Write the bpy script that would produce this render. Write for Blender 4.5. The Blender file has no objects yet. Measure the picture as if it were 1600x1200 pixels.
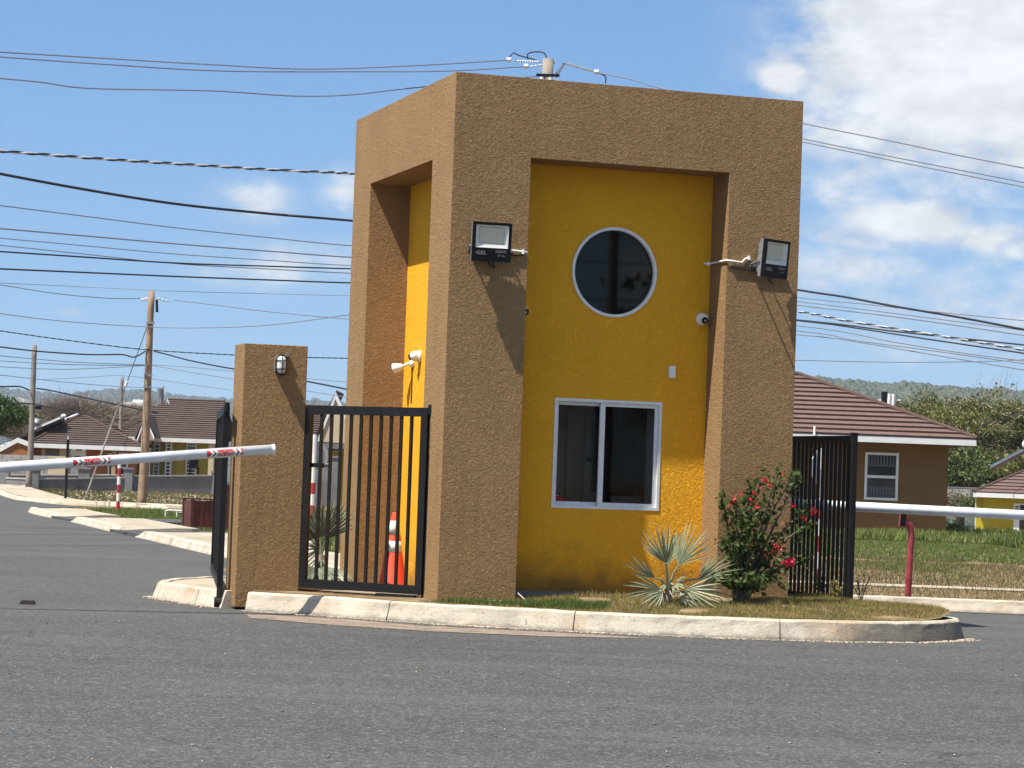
import bpy, bmesh, math, random
import numpy as np
from mathutils import Vector, Matrix, noise as mn

random.seed(7); rng = np.random.default_rng(7)
S = bpy.context.scene
COL = S.collection

# ------------------------------------------------------------------ camera, sky, sun, exposure
cam_d = bpy.data.cameras.new('camera'); cam = bpy.data.objects.new('camera', cam_d); COL.objects.link(cam)
cam_d.sensor_width = 36; cam_d.lens = 36 * 3971 / 1600
cam_d.clip_start = 0.5; cam_d.clip_end = 20000
cam.matrix_world = Matrix.Translation((0, 0, 1.4)) @ Matrix.Rotation(math.pi / 2 + 0.035, 4, 'X') @ Matrix.Rotation(0.0358, 4, 'Z')
S.camera = cam

SUN_D = Vector((0.865, 0.578, -1.95)).normalized()      # the way the light travels
sun_d = bpy.data.lights.new('sun', 'SUN'); sun = bpy.data.objects.new('sun', sun_d); COL.objects.link(sun)
sun_d.energy = 5.0; sun_d.angle = math.radians(0.5); sun_d.color = (1.0, 0.94, 0.84)
sun.rotation_euler = SUN_D.to_track_quat('-Z', 'Y').to_euler(); sun.location = (-20, -15, 40)

world = bpy.data.worlds.new('World'); S.world = world; world.use_nodes = True
S.view_settings.view_transform = 'Standard'; S.view_settings.look = 'None'
S.view_settings.exposure = 0.84; S.view_settings.gamma = 1; S.view_settings.use_curve_mapping = False
S.render.engine = 'CYCLES'
S.cycles.use_denoising = True
S.cycles.max_bounces = 7; S.cycles.transparent_max_bounces = 12; S.cycles.volume_bounces = 0
SKY_STRENGTH = 0.070

def build_sky():
    nt = world.node_tree; N = nt.nodes; L = nt.links; N.clear()
    out = N.new('ShaderNodeOutputWorld'); bg = N.new('ShaderNodeBackground'); bg.inputs['Strength'].default_value = SKY_STRENGTH
    L.new(bg.outputs[0], out.inputs[0])
    sky = N.new('ShaderNodeTexSky'); sky.sky_type = 'NISHITA'; sky.sun_disc = False
    sky.sun_elevation = math.radians(61.9); sky.sun_rotation = math.radians(236.3)
    sky.air_density = 1.0; sky.dust_density = 0.25; sky.ozone_density = 2.6; sky.altitude = 60
    tc = N.new('ShaderNodeTexCoord'); nrm = N.new('ShaderNodeVectorMath'); nrm.operation = 'NORMALIZE'
    L.new(tc.outputs['Generated'], nrm.inputs[0]); D = nrm.outputs[0]
    def math_(op, a, b=None, c=None, clamp=False):
        n = N.new('ShaderNodeMath'); n.operation = op; n.use_clamp = clamp
        for i, v in enumerate((a, b, c)):
            if v is None: continue
            if isinstance(v, (int, float)): n.inputs[i].default_value = v
            else: L.new(v, n.inputs[i])
        return n.outputs[0]
    def ramp(v, lo, hi, a=0.0, b=1.0):
        n = N.new('ShaderNodeMapRange'); n.interpolation_type = 'SMOOTHSTEP'
        L.new(v, n.inputs[0])
        for i, x in ((1, lo), (2, hi), (3, a), (4, b)): n.inputs[i].default_value = x
        return n.outputs[0]
    def noise(scale, detail, rough, sz=1.6, off=(0, 0, 0), dist=0.0):
        m = N.new('ShaderNodeMapping'); m.inputs['Scale'].default_value = (1, 1, sz); m.inputs['Location'].default_value = off
        L.new(D, m.inputs[0])
        n = N.new('ShaderNodeTexNoise'); n.inputs['Scale'].default_value = scale; n.inputs['Detail'].default_value = detail
        n.inputs['Roughness'].default_value = rough; n.inputs['Distortion'].default_value = dist
        L.new(m.outputs[0], n.inputs[0]); return n.outputs[0]
    # look up the clear sky a little higher than the ray: the air near the ground is carried by the haze box instead
    lift = N.new('ShaderNodeVectorMath'); lift.operation = 'MULTIPLY_ADD'; L.new(D, lift.inputs[0]); lift.inputs[1].default_value = (1, 1, .70); lift.inputs[2].default_value = (0, 0, .10)
    L.new(lift.outputs[0], sky.inputs[0])
    total = None
    # cloud banks as they hang in this sky: direction, width, height (in radians), weight
    banks = [((0.165, 0.971, 0.17), .050, .042, 1.5), ((0.19, 0.971, 0.142), .035, .025, .95), ((0.101, 0.982, 0.158), .011, .0075, 1.15), ((0.129, 0.982, 0.137), .020, .012, 1.0), ((0.142, 0.978, 0.153), .028, .020, 1.0), ((0.126, 0.977, 0.172), .016, .016, .45),
             ((0.149, 0.984, 0.102), .030, .0095, 1.1), ((0.181, 0.979, 0.098), .016, .009, .7), ((0.193, 0.977, 0.093), .007, .005, .8), ((0.13, 0.988, 0.084), .034, .010, .55), ((0.165, 0.979, 0.118), .07, .03, .45), ((0.153, 0.986, 0.072), .05, .014, .45), ((0.187, 0.98, 0.073), .03, .02, .5), ((0.129, 0.985, 0.114), .02, .02, .5), ((0.168, 0.984, 0.053), .07, .016, .30),
             ((-0.104, 0.989, 0.102), .015, .0075, .72), ((-0.067, 0.992, 0.108), .010, .0085, .75), ((-0.099, 0.992, 0.078), .026, .010, .55), ((-0.067, 0.995, 0.08), .016, .008, .5), ((-0.172, 0.983, 0.056), .005, .002, .4)]
    for d, sx, sz, w in banks:
        sub = N.new('ShaderNodeVectorMath'); sub.operation = 'SUBTRACT'; L.new(D, sub.inputs[0]); sub.inputs[1].default_value = d
        mul = N.new('ShaderNodeVectorMath'); mul.operation = 'MULTIPLY'; L.new(sub.outputs[0], mul.inputs[0]); mul.inputs[1].default_value = (1 / sx, 3.0, 1 / sz)
        dot = N.new('ShaderNodeVectorMath'); dot.operation = 'DOT_PRODUCT'; L.new(mul.outputs[0], dot.inputs[0]); L.new(mul.outputs[0], dot.inputs[1])
        e = math_('MULTIPLY', math_('EXPONENT', math_('MULTIPLY', dot.outputs['Value'], -0.8)), w)
        total = e if total is None else math_('MAXIMUM', total, e)
    # unseen rest of the sky: cumulus cover set to keep the ambient light neutral
    sep = N.new('ShaderNodeSeparateXYZ'); L.new(D, sep.inputs[0])
    elsewhere = math_('SUBTRACT', 1.0, ramp(sep.outputs['Y'], .90, .965))
    gen = math_('MULTIPLY', ramp(noise(4.5, 3, .5, 2.2), .42, .62), math_('MULTIPLY', elsewhere, .72))
    total = math_('MAXIMUM', total, gen)
    n1 = noise(46, 9, .56, 1.9, dist=.25); n2 = noise(150, 6, .6, 1.7, (3, 1, 2))
    det = math_('ADD', math_('MULTIPLY', math_('SUBTRACT', n1, .5), 1.45), math_('MULTIPLY', math_('SUBTRACT', n2, .5), .34))
    dens = math_('ADD', total, math_('MULTIPLY', det, ramp(total, .02, .45)))
    alpha = ramp(dens, .0, .95)
    # thickness and self shading of the cloud bodies
    n3 = noise(38, 5, .6, 1.9, (.35, .2, .9))
    lum = math_('ADD', ramp(n3, .30, .66, .80, 1.0), math_('MULTIPLY', ramp(dens, .5, 1.2), .10))
    col = N.new('ShaderNodeCombineColor')
    L.new(math_('MULTIPLY', lum, 7.2), col.inputs[0]); L.new(math_('MULTIPLY', lum, 7.4), col.inputs[1]); L.new(math_('MULTIPLY', lum, 7.6), col.inputs[2])
    mix = N.new('ShaderNodeMix'); mix.data_type = 'RGBA'
    hs = N.new('ShaderNodeHueSaturation'); hs.inputs['Saturation'].default_value = 1.14; L.new(sky.outputs[0], hs.inputs['Color'])
    L.new(math_('MULTIPLY', alpha, .95), mix.inputs[0]); tint = N.new('ShaderNodeMix'); tint.data_type = 'RGBA'; tint.blend_type = 'MULTIPLY'; tint.inputs[0].default_value = 1; L.new(hs.outputs[0], tint.inputs[6]); tint.inputs[7].default_value = (.98, 1.07, 1.17, 1)
    L.new(tint.outputs[2], mix.inputs[6]); L.new(col.outputs[0], mix.inputs[7])
    L.new(mix.outputs[2], bg.inputs[0])
build_sky()

# ------------------------------------------------------------------ materials
M = {}
def mat(name, c1, c2=None, scale=6.0, rough=.7, bump=0.0, bscale=60.0, bdetail=4, bdist=0.01, metal=0.0, spec=.4, detail=5, lo=.35, hi=.65, distort=0.0, bdistort=0.0, trans=0.0):
    m = bpy.data.materials.new(name); m.use_nodes = True
    nt = m.node_tree; N = nt.nodes; L = nt.links
    b = N['Principled BSDF']; b.inputs['Roughness'].default_value = rough; b.inputs['Metallic'].default_value = metal
    b.inputs['Specular IOR Level'].default_value = spec
    tc = N.new('ShaderNodeTexCoord')
    if c2 is None:
        b.inputs['Base Color'].default_value = (*c1, 1)
    else:
        n = N.new('ShaderNodeTexNoise'); n.inputs['Scale'].default_value = scale; n.inputs['Detail'].default_value = detail; n.inputs['Distortion'].default_value = distort
        L.new(tc.outputs['Object'], n.inputs[0])
        r = N.new('ShaderNodeValToRGB'); r.color_ramp.elements[0].position = lo; r.color_ramp.elements[1].position = hi
        r.color_ramp.elements[0].color = (*c1, 1); r.color_ramp.elements[1].color = (*c2, 1)
        L.new(n.outputs[0], r.inputs[0]); L.new(r.outputs[0], b.inputs['Base Color'])
    if bump:
        n = N.new('ShaderNodeTexNoise'); n.inputs['Scale'].default_value = bscale; n.inputs['Detail'].default_value = bdetail; n.inputs['Distortion'].default_value = bdistort
        L.new(tc.outputs['Object'], n.inputs[0])
        bp = N.new('ShaderNodeBump'); bp.inputs['Strength'].default_value = bump; bp.inputs['Distance'].default_value = bdist
        L.new(n.outputs[0], bp.inputs['Height']); L.new(bp.outputs[0], b.inputs['Normal'])
    M[name] = m; return m

def stucco(name, base, dark, stain=None, runs=.34):
    """Rough trowelled render: short curling ridges, faint weather tone, optional dirt near the foot."""
    m = bpy.data.materials.new(name); m.use_nodes = True
    nt = m.node_tree; N = nt.nodes; L = nt.links; b = N['Principled BSDF']
    b.inputs['Roughness'].default_value = .82; b.inputs['Specular IOR Level'].default_value = .25
    tc = N.new('ShaderNodeTexCoord'); O = tc.outputs['Object']
    big = N.new('ShaderNodeTexNoise'); big.inputs['Scale'].default_value = 1.7; big.inputs['Detail'].default_value = 6; big.inputs['Roughness'].default_value = .65; L.new(O, big.inputs[0])
    rp = N.new('ShaderNodeValToRGB'); rp.color_ramp.elements[0].position = .3; rp.color_ramp.elements[1].position = .7
    rp.color_ramp.elements[0].color = (*dark, 1); rp.color_ramp.elements[1].color = (*base, 1); L.new(big.outputs[0], rp.inputs[0])
    colr = rp.outputs[0]
    # vertical run marks
    mp = N.new('ShaderNodeMapping'); mp.inputs['Scale'].default_value = (9, 9, .5); L.new(O, mp.inputs[0])
    st = N.new('ShaderNodeTexNoise'); st.inputs['Scale'].default_value = 1.0; st.inputs['Detail'].default_value = 4; L.new(mp.outputs[0], st.inputs[0])
    mr = N.new('ShaderNodeMapRange'); L.new(st.outputs[0], mr.inputs[0]); mr.inputs[1].default_value = .55; mr.inputs[2].default_value = .8; mr.inputs[3].default_value = 0; mr.inputs[4].default_value = runs
    mx = N.new('ShaderNodeMix'); mx.data_type = 'RGBA'; L.new(mr.outputs[0], mx.inputs[0]); L.new(colr, mx.inputs[6]); mx.inputs[7].default_value = (*[v * .55 for v in dark], 1)
    colr = mx.outputs[2]
    if stain:
        sx = N.new('ShaderNodeSeparateXYZ'); L.new(O, sx.inputs[0])
        nz = N.new('ShaderNodeTexNoise'); nz.inputs['Scale'].default_value = 3.2; nz.inputs['Detail'].default_value = 6; L.new(O, nz.inputs[0])
        ma = N.new('ShaderNodeMath'); ma.operation = 'MULTIPLY_ADD'; L.new(nz.outputs[0], ma.inputs[0]); ma.inputs[1].default_value = .75; L.new(sx.outputs['Z'], ma.inputs[2])
        mr2 = N.new('ShaderNodeMapRange'); mr2.interpolation_type = 'SMOOTHSTEP'; L.new(ma.outputs[0], mr2.inputs[0])
        mr2.inputs[1].default_value = 1.12; mr2.inputs[2].default_value = .52; mr2.inputs[3].default_value = 0; mr2.inputs[4].default_value = .85
        mx2 = N.new('ShaderNodeMix'); mx2.data_type = 'RGBA'; L.new(mr2.outputs[0], mx2.inputs[0]); L.new(colr, mx2.inputs[6]); mx2.inputs[7].default_value = (*stain, 1)
        colr = mx2.outputs[2]
    L.new(colr, b.inputs['Base Color'])
    # curling ridges: a warped noise cut at its mid level
    w1 = N.new('ShaderNodeTexNoise'); w1.inputs['Scale'].default_value = 16; w1.inputs['Detail'].default_value = 2; L.new(O, w1.inputs[0])
    wm = N.new('ShaderNodeVectorMath'); wm.operation = 'MULTIPLY_ADD'; L.new(w1.outputs[1], wm.inputs[0]); wm.inputs[1].default_value = (.09, .09, .09); L.new(O, wm.inputs[2])
    a = N.new('ShaderNodeTexNoise'); a.inputs['Scale'].default_value = 36; a.inputs['Detail'].default_value = 4; a.inputs['Roughness'].default_value = .55; a.inputs['Distortion'].default_value = 1.0; L.new(wm.outputs[0], a.inputs[0])
    rg = N.new('ShaderNodeMapRange'); rg.interpolation_type = 'SMOOTHSTEP'; L.new(a.outputs[0], rg.inputs[0]); rg.inputs[1].default_value = .38; rg.inputs[2].default_value = .66
    f = N.new('ShaderNodeTexNoise'); f.inputs['Scale'].default_value = 75; f.inputs['Detail'].default_value = 3; L.new(O, f.inputs[0])
    ad = N.new('ShaderNodeMath'); ad.operation = 'MULTIPLY_ADD'; L.new(f.outputs[0], ad.inputs[0]); ad.inputs[1].default_value = .4; L.new(rg.outputs[0], ad.inputs[2])
    bp = N.new('ShaderNodeBump'); bp.inputs['Strength'].default_value = .72; bp.inputs['Distance'].default_value = .0115
    L.new(ad.outputs[0], bp.inputs['Height']); L.new(bp.outputs[0], b.inputs['Normal'])
    M[name] = m; return m

stucco('brown_stucco', (.318, .194, .088), (.268, .160, .070))
stucco('yellow_stucco', (.88, .425, .018), (.83, .395, .016), stain=(.12, .066, .03), runs=.10)
mat('black_paint', (.008, .008, .009), (.012, .012, .013), 8, rough=.5, spec=.22)
mat('white_frame', (.74, .75, .74), (.66, .67, .66), 14, rough=.45)
mat('white_plastic', (.78, .78, .76), rough=.4)
mat('aluminium_white', (.70, .72, .74), (.56, .57, .57), 7, rough=.38, detail=8, lo=.42, hi=.72)
mat('grey_metal', (.28, .29, .30), (.2, .2, .21), 30, rough=.5, metal=.4)
mat('lamp_black', (.005, .005, .006), rough=.5, spec=.2)
mat('reflector', (.82, .83, .80), rough=.35)
mat('lamp_board', (.70, .68, .55), rough=.5)
mat('print_grey', (.22, .22, .22), rough=.6)
mat('lens_black', (.004, .004, .005), rough=.08, spec=.7)
mat('sticker_red', (.52, .018, .025), (.46, .02, .025), 30, rough=.5)
mat('sticker_black', (.03, .02, .02), rough=.5)
mat('post_red', (.42, .022, .03), (.32, .03, .04), 9, rough=.6)
mat('post_white', (.74, .73, .70), (.62, .60, .56), 9, rough=.6)
mat('reader_red', (.20, .018, .028), (.30, .05, .06), 7, rough=.6)
mat('cone_orange', (.80, .058, .018), (.70, .06, .02), 9, rough=.55)
mat('cone_white', (.78, .77, .74), (.58, .56, .53), 7, rough=.5)
mat('sign_back', (.36, .37, .38), (.30, .31, .32), 5, rough=.45, metal=.5)
mat('sign_white', (.72, .73, .74), rough=.5)
mat('interior_wall', (.66, .58, .44), (.60, .53, .41), 2, rough=.8)
mat('interior_floor', (.24, .22, .2), rough=.7)
mat('interior_door', (.55, .55, .53), rough=.5)
mat('red_cloth', (.5, .02, .03), rough=.8)
mat('coping_concrete', (.42, .40, .36), (.32, .31, .29), 2, rough=.9, spec=.2)
mat('pale_concrete', (.42, .40, .37), (.24, .23, .22), 1.0, rough=.9, spec=.2, detail=8)
mat('pole_wood', (.34, .235, .15), (.21, .15, .105), 3.0, rough=.85, bump=.5, bscale=18, bdist=.01, spec=.15)
mat('grey_wood', (.27, .235, .20), (.19, .165, .145), 3.0, rough=.85, spec=.15)
mat('roof_brown', (.150, .098, .083), (.122, .080, .068), 5, rough=.9, bump=.6, bscale=70, bdist=.006, spec=.2)
mat('roof_dark', (.105, .076, .066), (.085, .062, .054), 5, rough=.9, bump=.6, bscale=70, bdist=.006, spec=.2)
mat('roof_ridge', (.085, .055, .045), rough=.9, spec=.2)
mat('fascia_white', (.70, .71, .70), (.62, .63, .62), 3, rough=.6)
mat('terracotta_wall', (.30, .125, .05), (.26, .11, .046), 1.5, rough=.9, spec=.2)
mat('cream_wall', (.52, .43, .29), (.46, .38, .26), 1.5, rough=.9, spec=.2)
mat('pink_wall', (.40, .27, .18), (.35, .24, .16), 1.5, rough=.9, spec=.2)
mat('olive_wall', (.36, .31, .06), (.31, .265, .05), 1.5, rough=.9, spec=.2)
mat('lime_wall', (.42, .34, .025), (.37, .30, .025), 1.2, rough=.9, spec=.2)
mat('brown_wall', (.20, .115, .045), (.175, .10, .039), 1.2, rough=.9, bump=.3, bscale=30, bdist=.01, spec=.2)
mat('window_dark', (.012, .014, .016), rough=.06, spec=.6)
mat('window_blind', (.10, .11, .12), rough=.5)
mat('red_wood', (.13, .022, .012), (.075, .014, .01), 9, rough=.55)
mat('dark_red_wood', (.10, .03, .022), (.07, .022, .018), 9, rough=.6)
mat('solar_blue', (.10, .17, .22), (.07, .12, .17), 3, rough=.15, spec=.6)
mat('wire_black', (.012, .012, .013), rough=.6)
mat('wire_silver', (.55, .56, .58), rough=.4, metal=.3)
mat('wire_grey', (.15, .16, .185), rough=.6)
mat('insulator_white', (.68, .68, .66), rough=.25)
mat('soil', (.25, .185, .11), (.15, .105, .06), 3.5, rough=1, bump=.7, bscale=35, bdist=.02, spec=.1, detail=9)
mat('stone_pale', (.50, .42, .33), (.32, .25, .19), 4, rough=.95, spec=.15)
mat('stone_pink', (.40, .28, .21), (.26, .18, .14), 6, rough=.95, spec=.15)
mat('stone_grey', (.17, .155, .14), (.11, .10, .092), 12, rough=.95, spec=.15)
mat('bark', (.16, .13, .10), (.10, .08, .062), 3, rough=.95, spec=.1)
mat('pale_bark', (.36, .315, .26), (.24, .21, .17), 3, rough=.95, spec=.1)
mat('twig_grey', (.25, .205, .17), (.165, .135, .11), 1.2, rough=.95, spec=.1)
mat('rubber', (.012, .008, .007), rough=.8)
mat('lens_milky', (.60, .60, .56), rough=.25)
mat('bulb_cream', (.80, .74, .58), rough=.35)

def weathered(name, base, dark, stain, sc=2.2, speck=.5, darkening=False):
    m = bpy.data.materials.new(name); m.use_nodes = True; nt = m.node_tree; N = nt.nodes; L = nt.links; b = N['Principled BSDF']; b.inputs['Roughness'].default_value = .9; b.inputs['Specular IOR Level'].default_value = .2
    tc = N.new('ShaderNodeTexCoord'); O = tc.outputs['Object']
    def nz(scale, detail=6, rough=.6, dist=0):
        n = N.new('ShaderNodeTexNoise'); n.inputs['Scale'].default_value = scale; n.inputs['Detail'].default_value = detail; n.inputs['Roughness'].default_value = rough; n.inputs['Distortion'].default_value = dist; L.new(O, n.inputs[0]); return n.outputs[0]
    def mapr(v, a, c, lo, hi):
        r = N.new('ShaderNodeMapRange'); L.new(v, r.inputs[0]); r.inputs[1].default_value = a; r.inputs[2].default_value = c; r.inputs[3].default_value = lo; r.inputs[4].default_value = hi; return r.outputs[0]
    def mx(f, a, c):
        x = N.new('ShaderNodeMix'); x.data_type = 'RGBA'; L.new(f, x.inputs[0])
        for i, v in ((6, a), (7, c)):
            if isinstance(v, tuple): x.inputs[i].default_value = (*v, 1)
            else: L.new(v, x.inputs[i])
        return x.outputs[2]
    col = mx(mapr(nz(sc, 9, .68), .42, .64, 0, 1), base, dark)
    col = mx(mapr(nz(1.1, 5, .6, .6), .56, .70, 0, .75), col, stain)
    col = mx(mapr(nz(34, 4, .7), .60, .68, 0, speck), col, tuple(v * .35 for v in dark))
    col = mx(mapr(nz(9, 7, .75, 1.5), .62, .69, 0, speck * .9), col, tuple(v * .3 for v in dark))
    if darkening:   # darker tone round the turning end, tyre scuffs low along the face
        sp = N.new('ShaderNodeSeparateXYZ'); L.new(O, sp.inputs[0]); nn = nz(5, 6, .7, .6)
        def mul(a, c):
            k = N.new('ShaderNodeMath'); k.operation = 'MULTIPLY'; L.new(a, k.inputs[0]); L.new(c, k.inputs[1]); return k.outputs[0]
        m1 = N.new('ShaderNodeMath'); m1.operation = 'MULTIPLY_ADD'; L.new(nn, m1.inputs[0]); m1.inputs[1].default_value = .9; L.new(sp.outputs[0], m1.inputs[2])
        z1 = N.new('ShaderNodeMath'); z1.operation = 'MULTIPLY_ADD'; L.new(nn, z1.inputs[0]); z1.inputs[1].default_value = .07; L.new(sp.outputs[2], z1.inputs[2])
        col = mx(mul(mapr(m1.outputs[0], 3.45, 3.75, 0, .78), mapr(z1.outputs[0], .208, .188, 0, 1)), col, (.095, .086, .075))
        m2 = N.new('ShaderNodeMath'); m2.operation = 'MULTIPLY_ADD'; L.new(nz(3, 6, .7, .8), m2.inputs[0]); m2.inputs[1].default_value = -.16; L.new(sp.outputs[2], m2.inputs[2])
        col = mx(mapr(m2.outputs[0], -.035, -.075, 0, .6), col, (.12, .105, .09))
    L.new(col, b.inputs['Base Color'])
    bp = N.new('ShaderNodeBump'); bp.inputs['Strength'].default_value = .7; bp.inputs['Distance'].default_value = .01; L.new(nz(48, 6, .7), bp.inputs['Height']); L.new(bp.outputs[0], b.inputs['Normal']); M[name] = m
weathered('kerb_concrete', (.53, .47, .375), (.36, .315, .25), (.42, .29, .175), 2.6, .68)
weathered('island_kerb_concrete', (.53, .47, .375), (.36, .315, .25), (.42, .29, .175), 2.6, .68, darkening=True)
weathered('sidewalk_concrete', (.41, .355, .27), (.28, .245, .19), (.29, .225, .15), 1.4, .5)
weathered('grey_concrete', (.20, .20, .20), (.145, .148, .15), (.11, .11, .112), .9, .3)

def leaf_mat(name, c1, c2, scale=.8, trans=.25, rough=.55, spec=.3, alt=None):
    """Leaf colour that varies patch to patch and leaf to leaf; lets some light through."""
    m = bpy.data.materials.new(name); m.use_nodes = True
    nt = m.node_tree; N = nt.nodes; L = nt.links; b = N['Principled BSDF']
    b.inputs['Roughness'].default_value = rough; b.inputs['Specular IOR Level'].default_value = spec
    tc = N.new('ShaderNodeTexCoord'); n = N.new('ShaderNodeTexNoise'); n.inputs['Scale'].default_value = scale; n.inputs['Detail'].default_value = 4
    L.new(tc.outputs['Object'], n.inputs[0])
    ge = N.new('ShaderNodeNewGeometry')
    ad = N.new('ShaderNodeMath'); ad.operation = 'MULTIPLY_ADD'; L.new(ge.outputs['Random Per Island'], ad.inputs[0]); ad.inputs[1].default_value = .42; 
    sb = N.new('ShaderNodeMath'); sb.operation = 'SUBTRACT'; L.new(n.outputs[0], sb.inputs[0]); sb.inputs[1].default_value = .21; L.new(sb.outputs[0], ad.inputs[2])
    r = N.new('ShaderNodeValToRGB'); r.color_ramp.elements[0].position = .28; r.color_ramp.elements[1].position = .72
    r.color_ramp.elements[0].color = (*c1, 1); r.color_ramp.elements[1].color = (*c2, 1)
    if alt:
        e = r.color_ramp.elements.new(.5); e.color = (*alt, 1)
    L.new(ad.outputs[0], r.inputs[0]); L.new(r.outputs[0], b.inputs['Base Color'])
    if trans:
        t = N.new('ShaderNodeBsdfTranslucent'); L.new(r.outputs[0], t.inputs[0])
        mx = N.new('ShaderNodeMixShader'); mx.inputs[0].default_value = trans
        L.new(b.outputs[0], mx.inputs[1]); L.new(t.outputs[0], mx.inputs[2]); L.new(mx.outputs[0], N['Material Output'].inputs[0])
    M[name] = m; return m
leaf_mat('dry_grass', (.30, .225, .075), (.10, .125, .032), 1.6, .2, alt=(.24, .19, .065))
leaf_mat('lawn_green', (.070, .112, .022), (.130, .165, .036), .5, .2, alt=(.092, .140, .026))
leaf_mat('lawn_dry', (.20, .15, .075), (.11, .115, .04), .35, .2, alt=(.18, .14, .065))
leaf_mat('verge_grass', (.20, .15, .07), (.095, .125, .032), .22, .2, alt=(.12, .13, .04))
leaf_mat('weed_green', (.10, .145, .035), (.22, .25, .07), .8, .25)
leaf_mat('palm_silver', (.16, .195, .115), (.36, .365, .235), 3, .15, rough=.45)
leaf_mat('palm_grey', (.12, .15, .105), (.24, .27, .20), 3, .15, rough=.45)
leaf_mat('shrub_dark', (.024, .046, .011), (.072, .108, .026), 5, .25, rough=.55, spec=.18)
leaf_mat('bract_red', (.55, .012, .03), (.62, .03, .045), 6, .3)
leaf_mat('bract_pink', (.72, .018, .075), (.80, .05, .13), 6, .35)
leaf_mat('acacia_leaf', (.070, .082, .020), (.190, .178, .050), .30, .25, alt=(.115, .125, .030))
leaf_mat('bush_leaf', (.045, .070, .016), (.120, .150, .034), .35, .2)
leaf_mat('tree_leaf', (.035, .068, .014), (.085, .135, .025), .5, .2)
leaf_mat('forest_leaf', (.026, .040, .018), (.056, .068, .030), .012, 0)
leaf_mat('far_forest_leaf', (.022, .032, .022), (.046, .052, .034), .008, 0)
leaf_mat('scrub_leaf', (.095, .085, .045), (.14, .125, .06), .3, .1)

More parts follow.
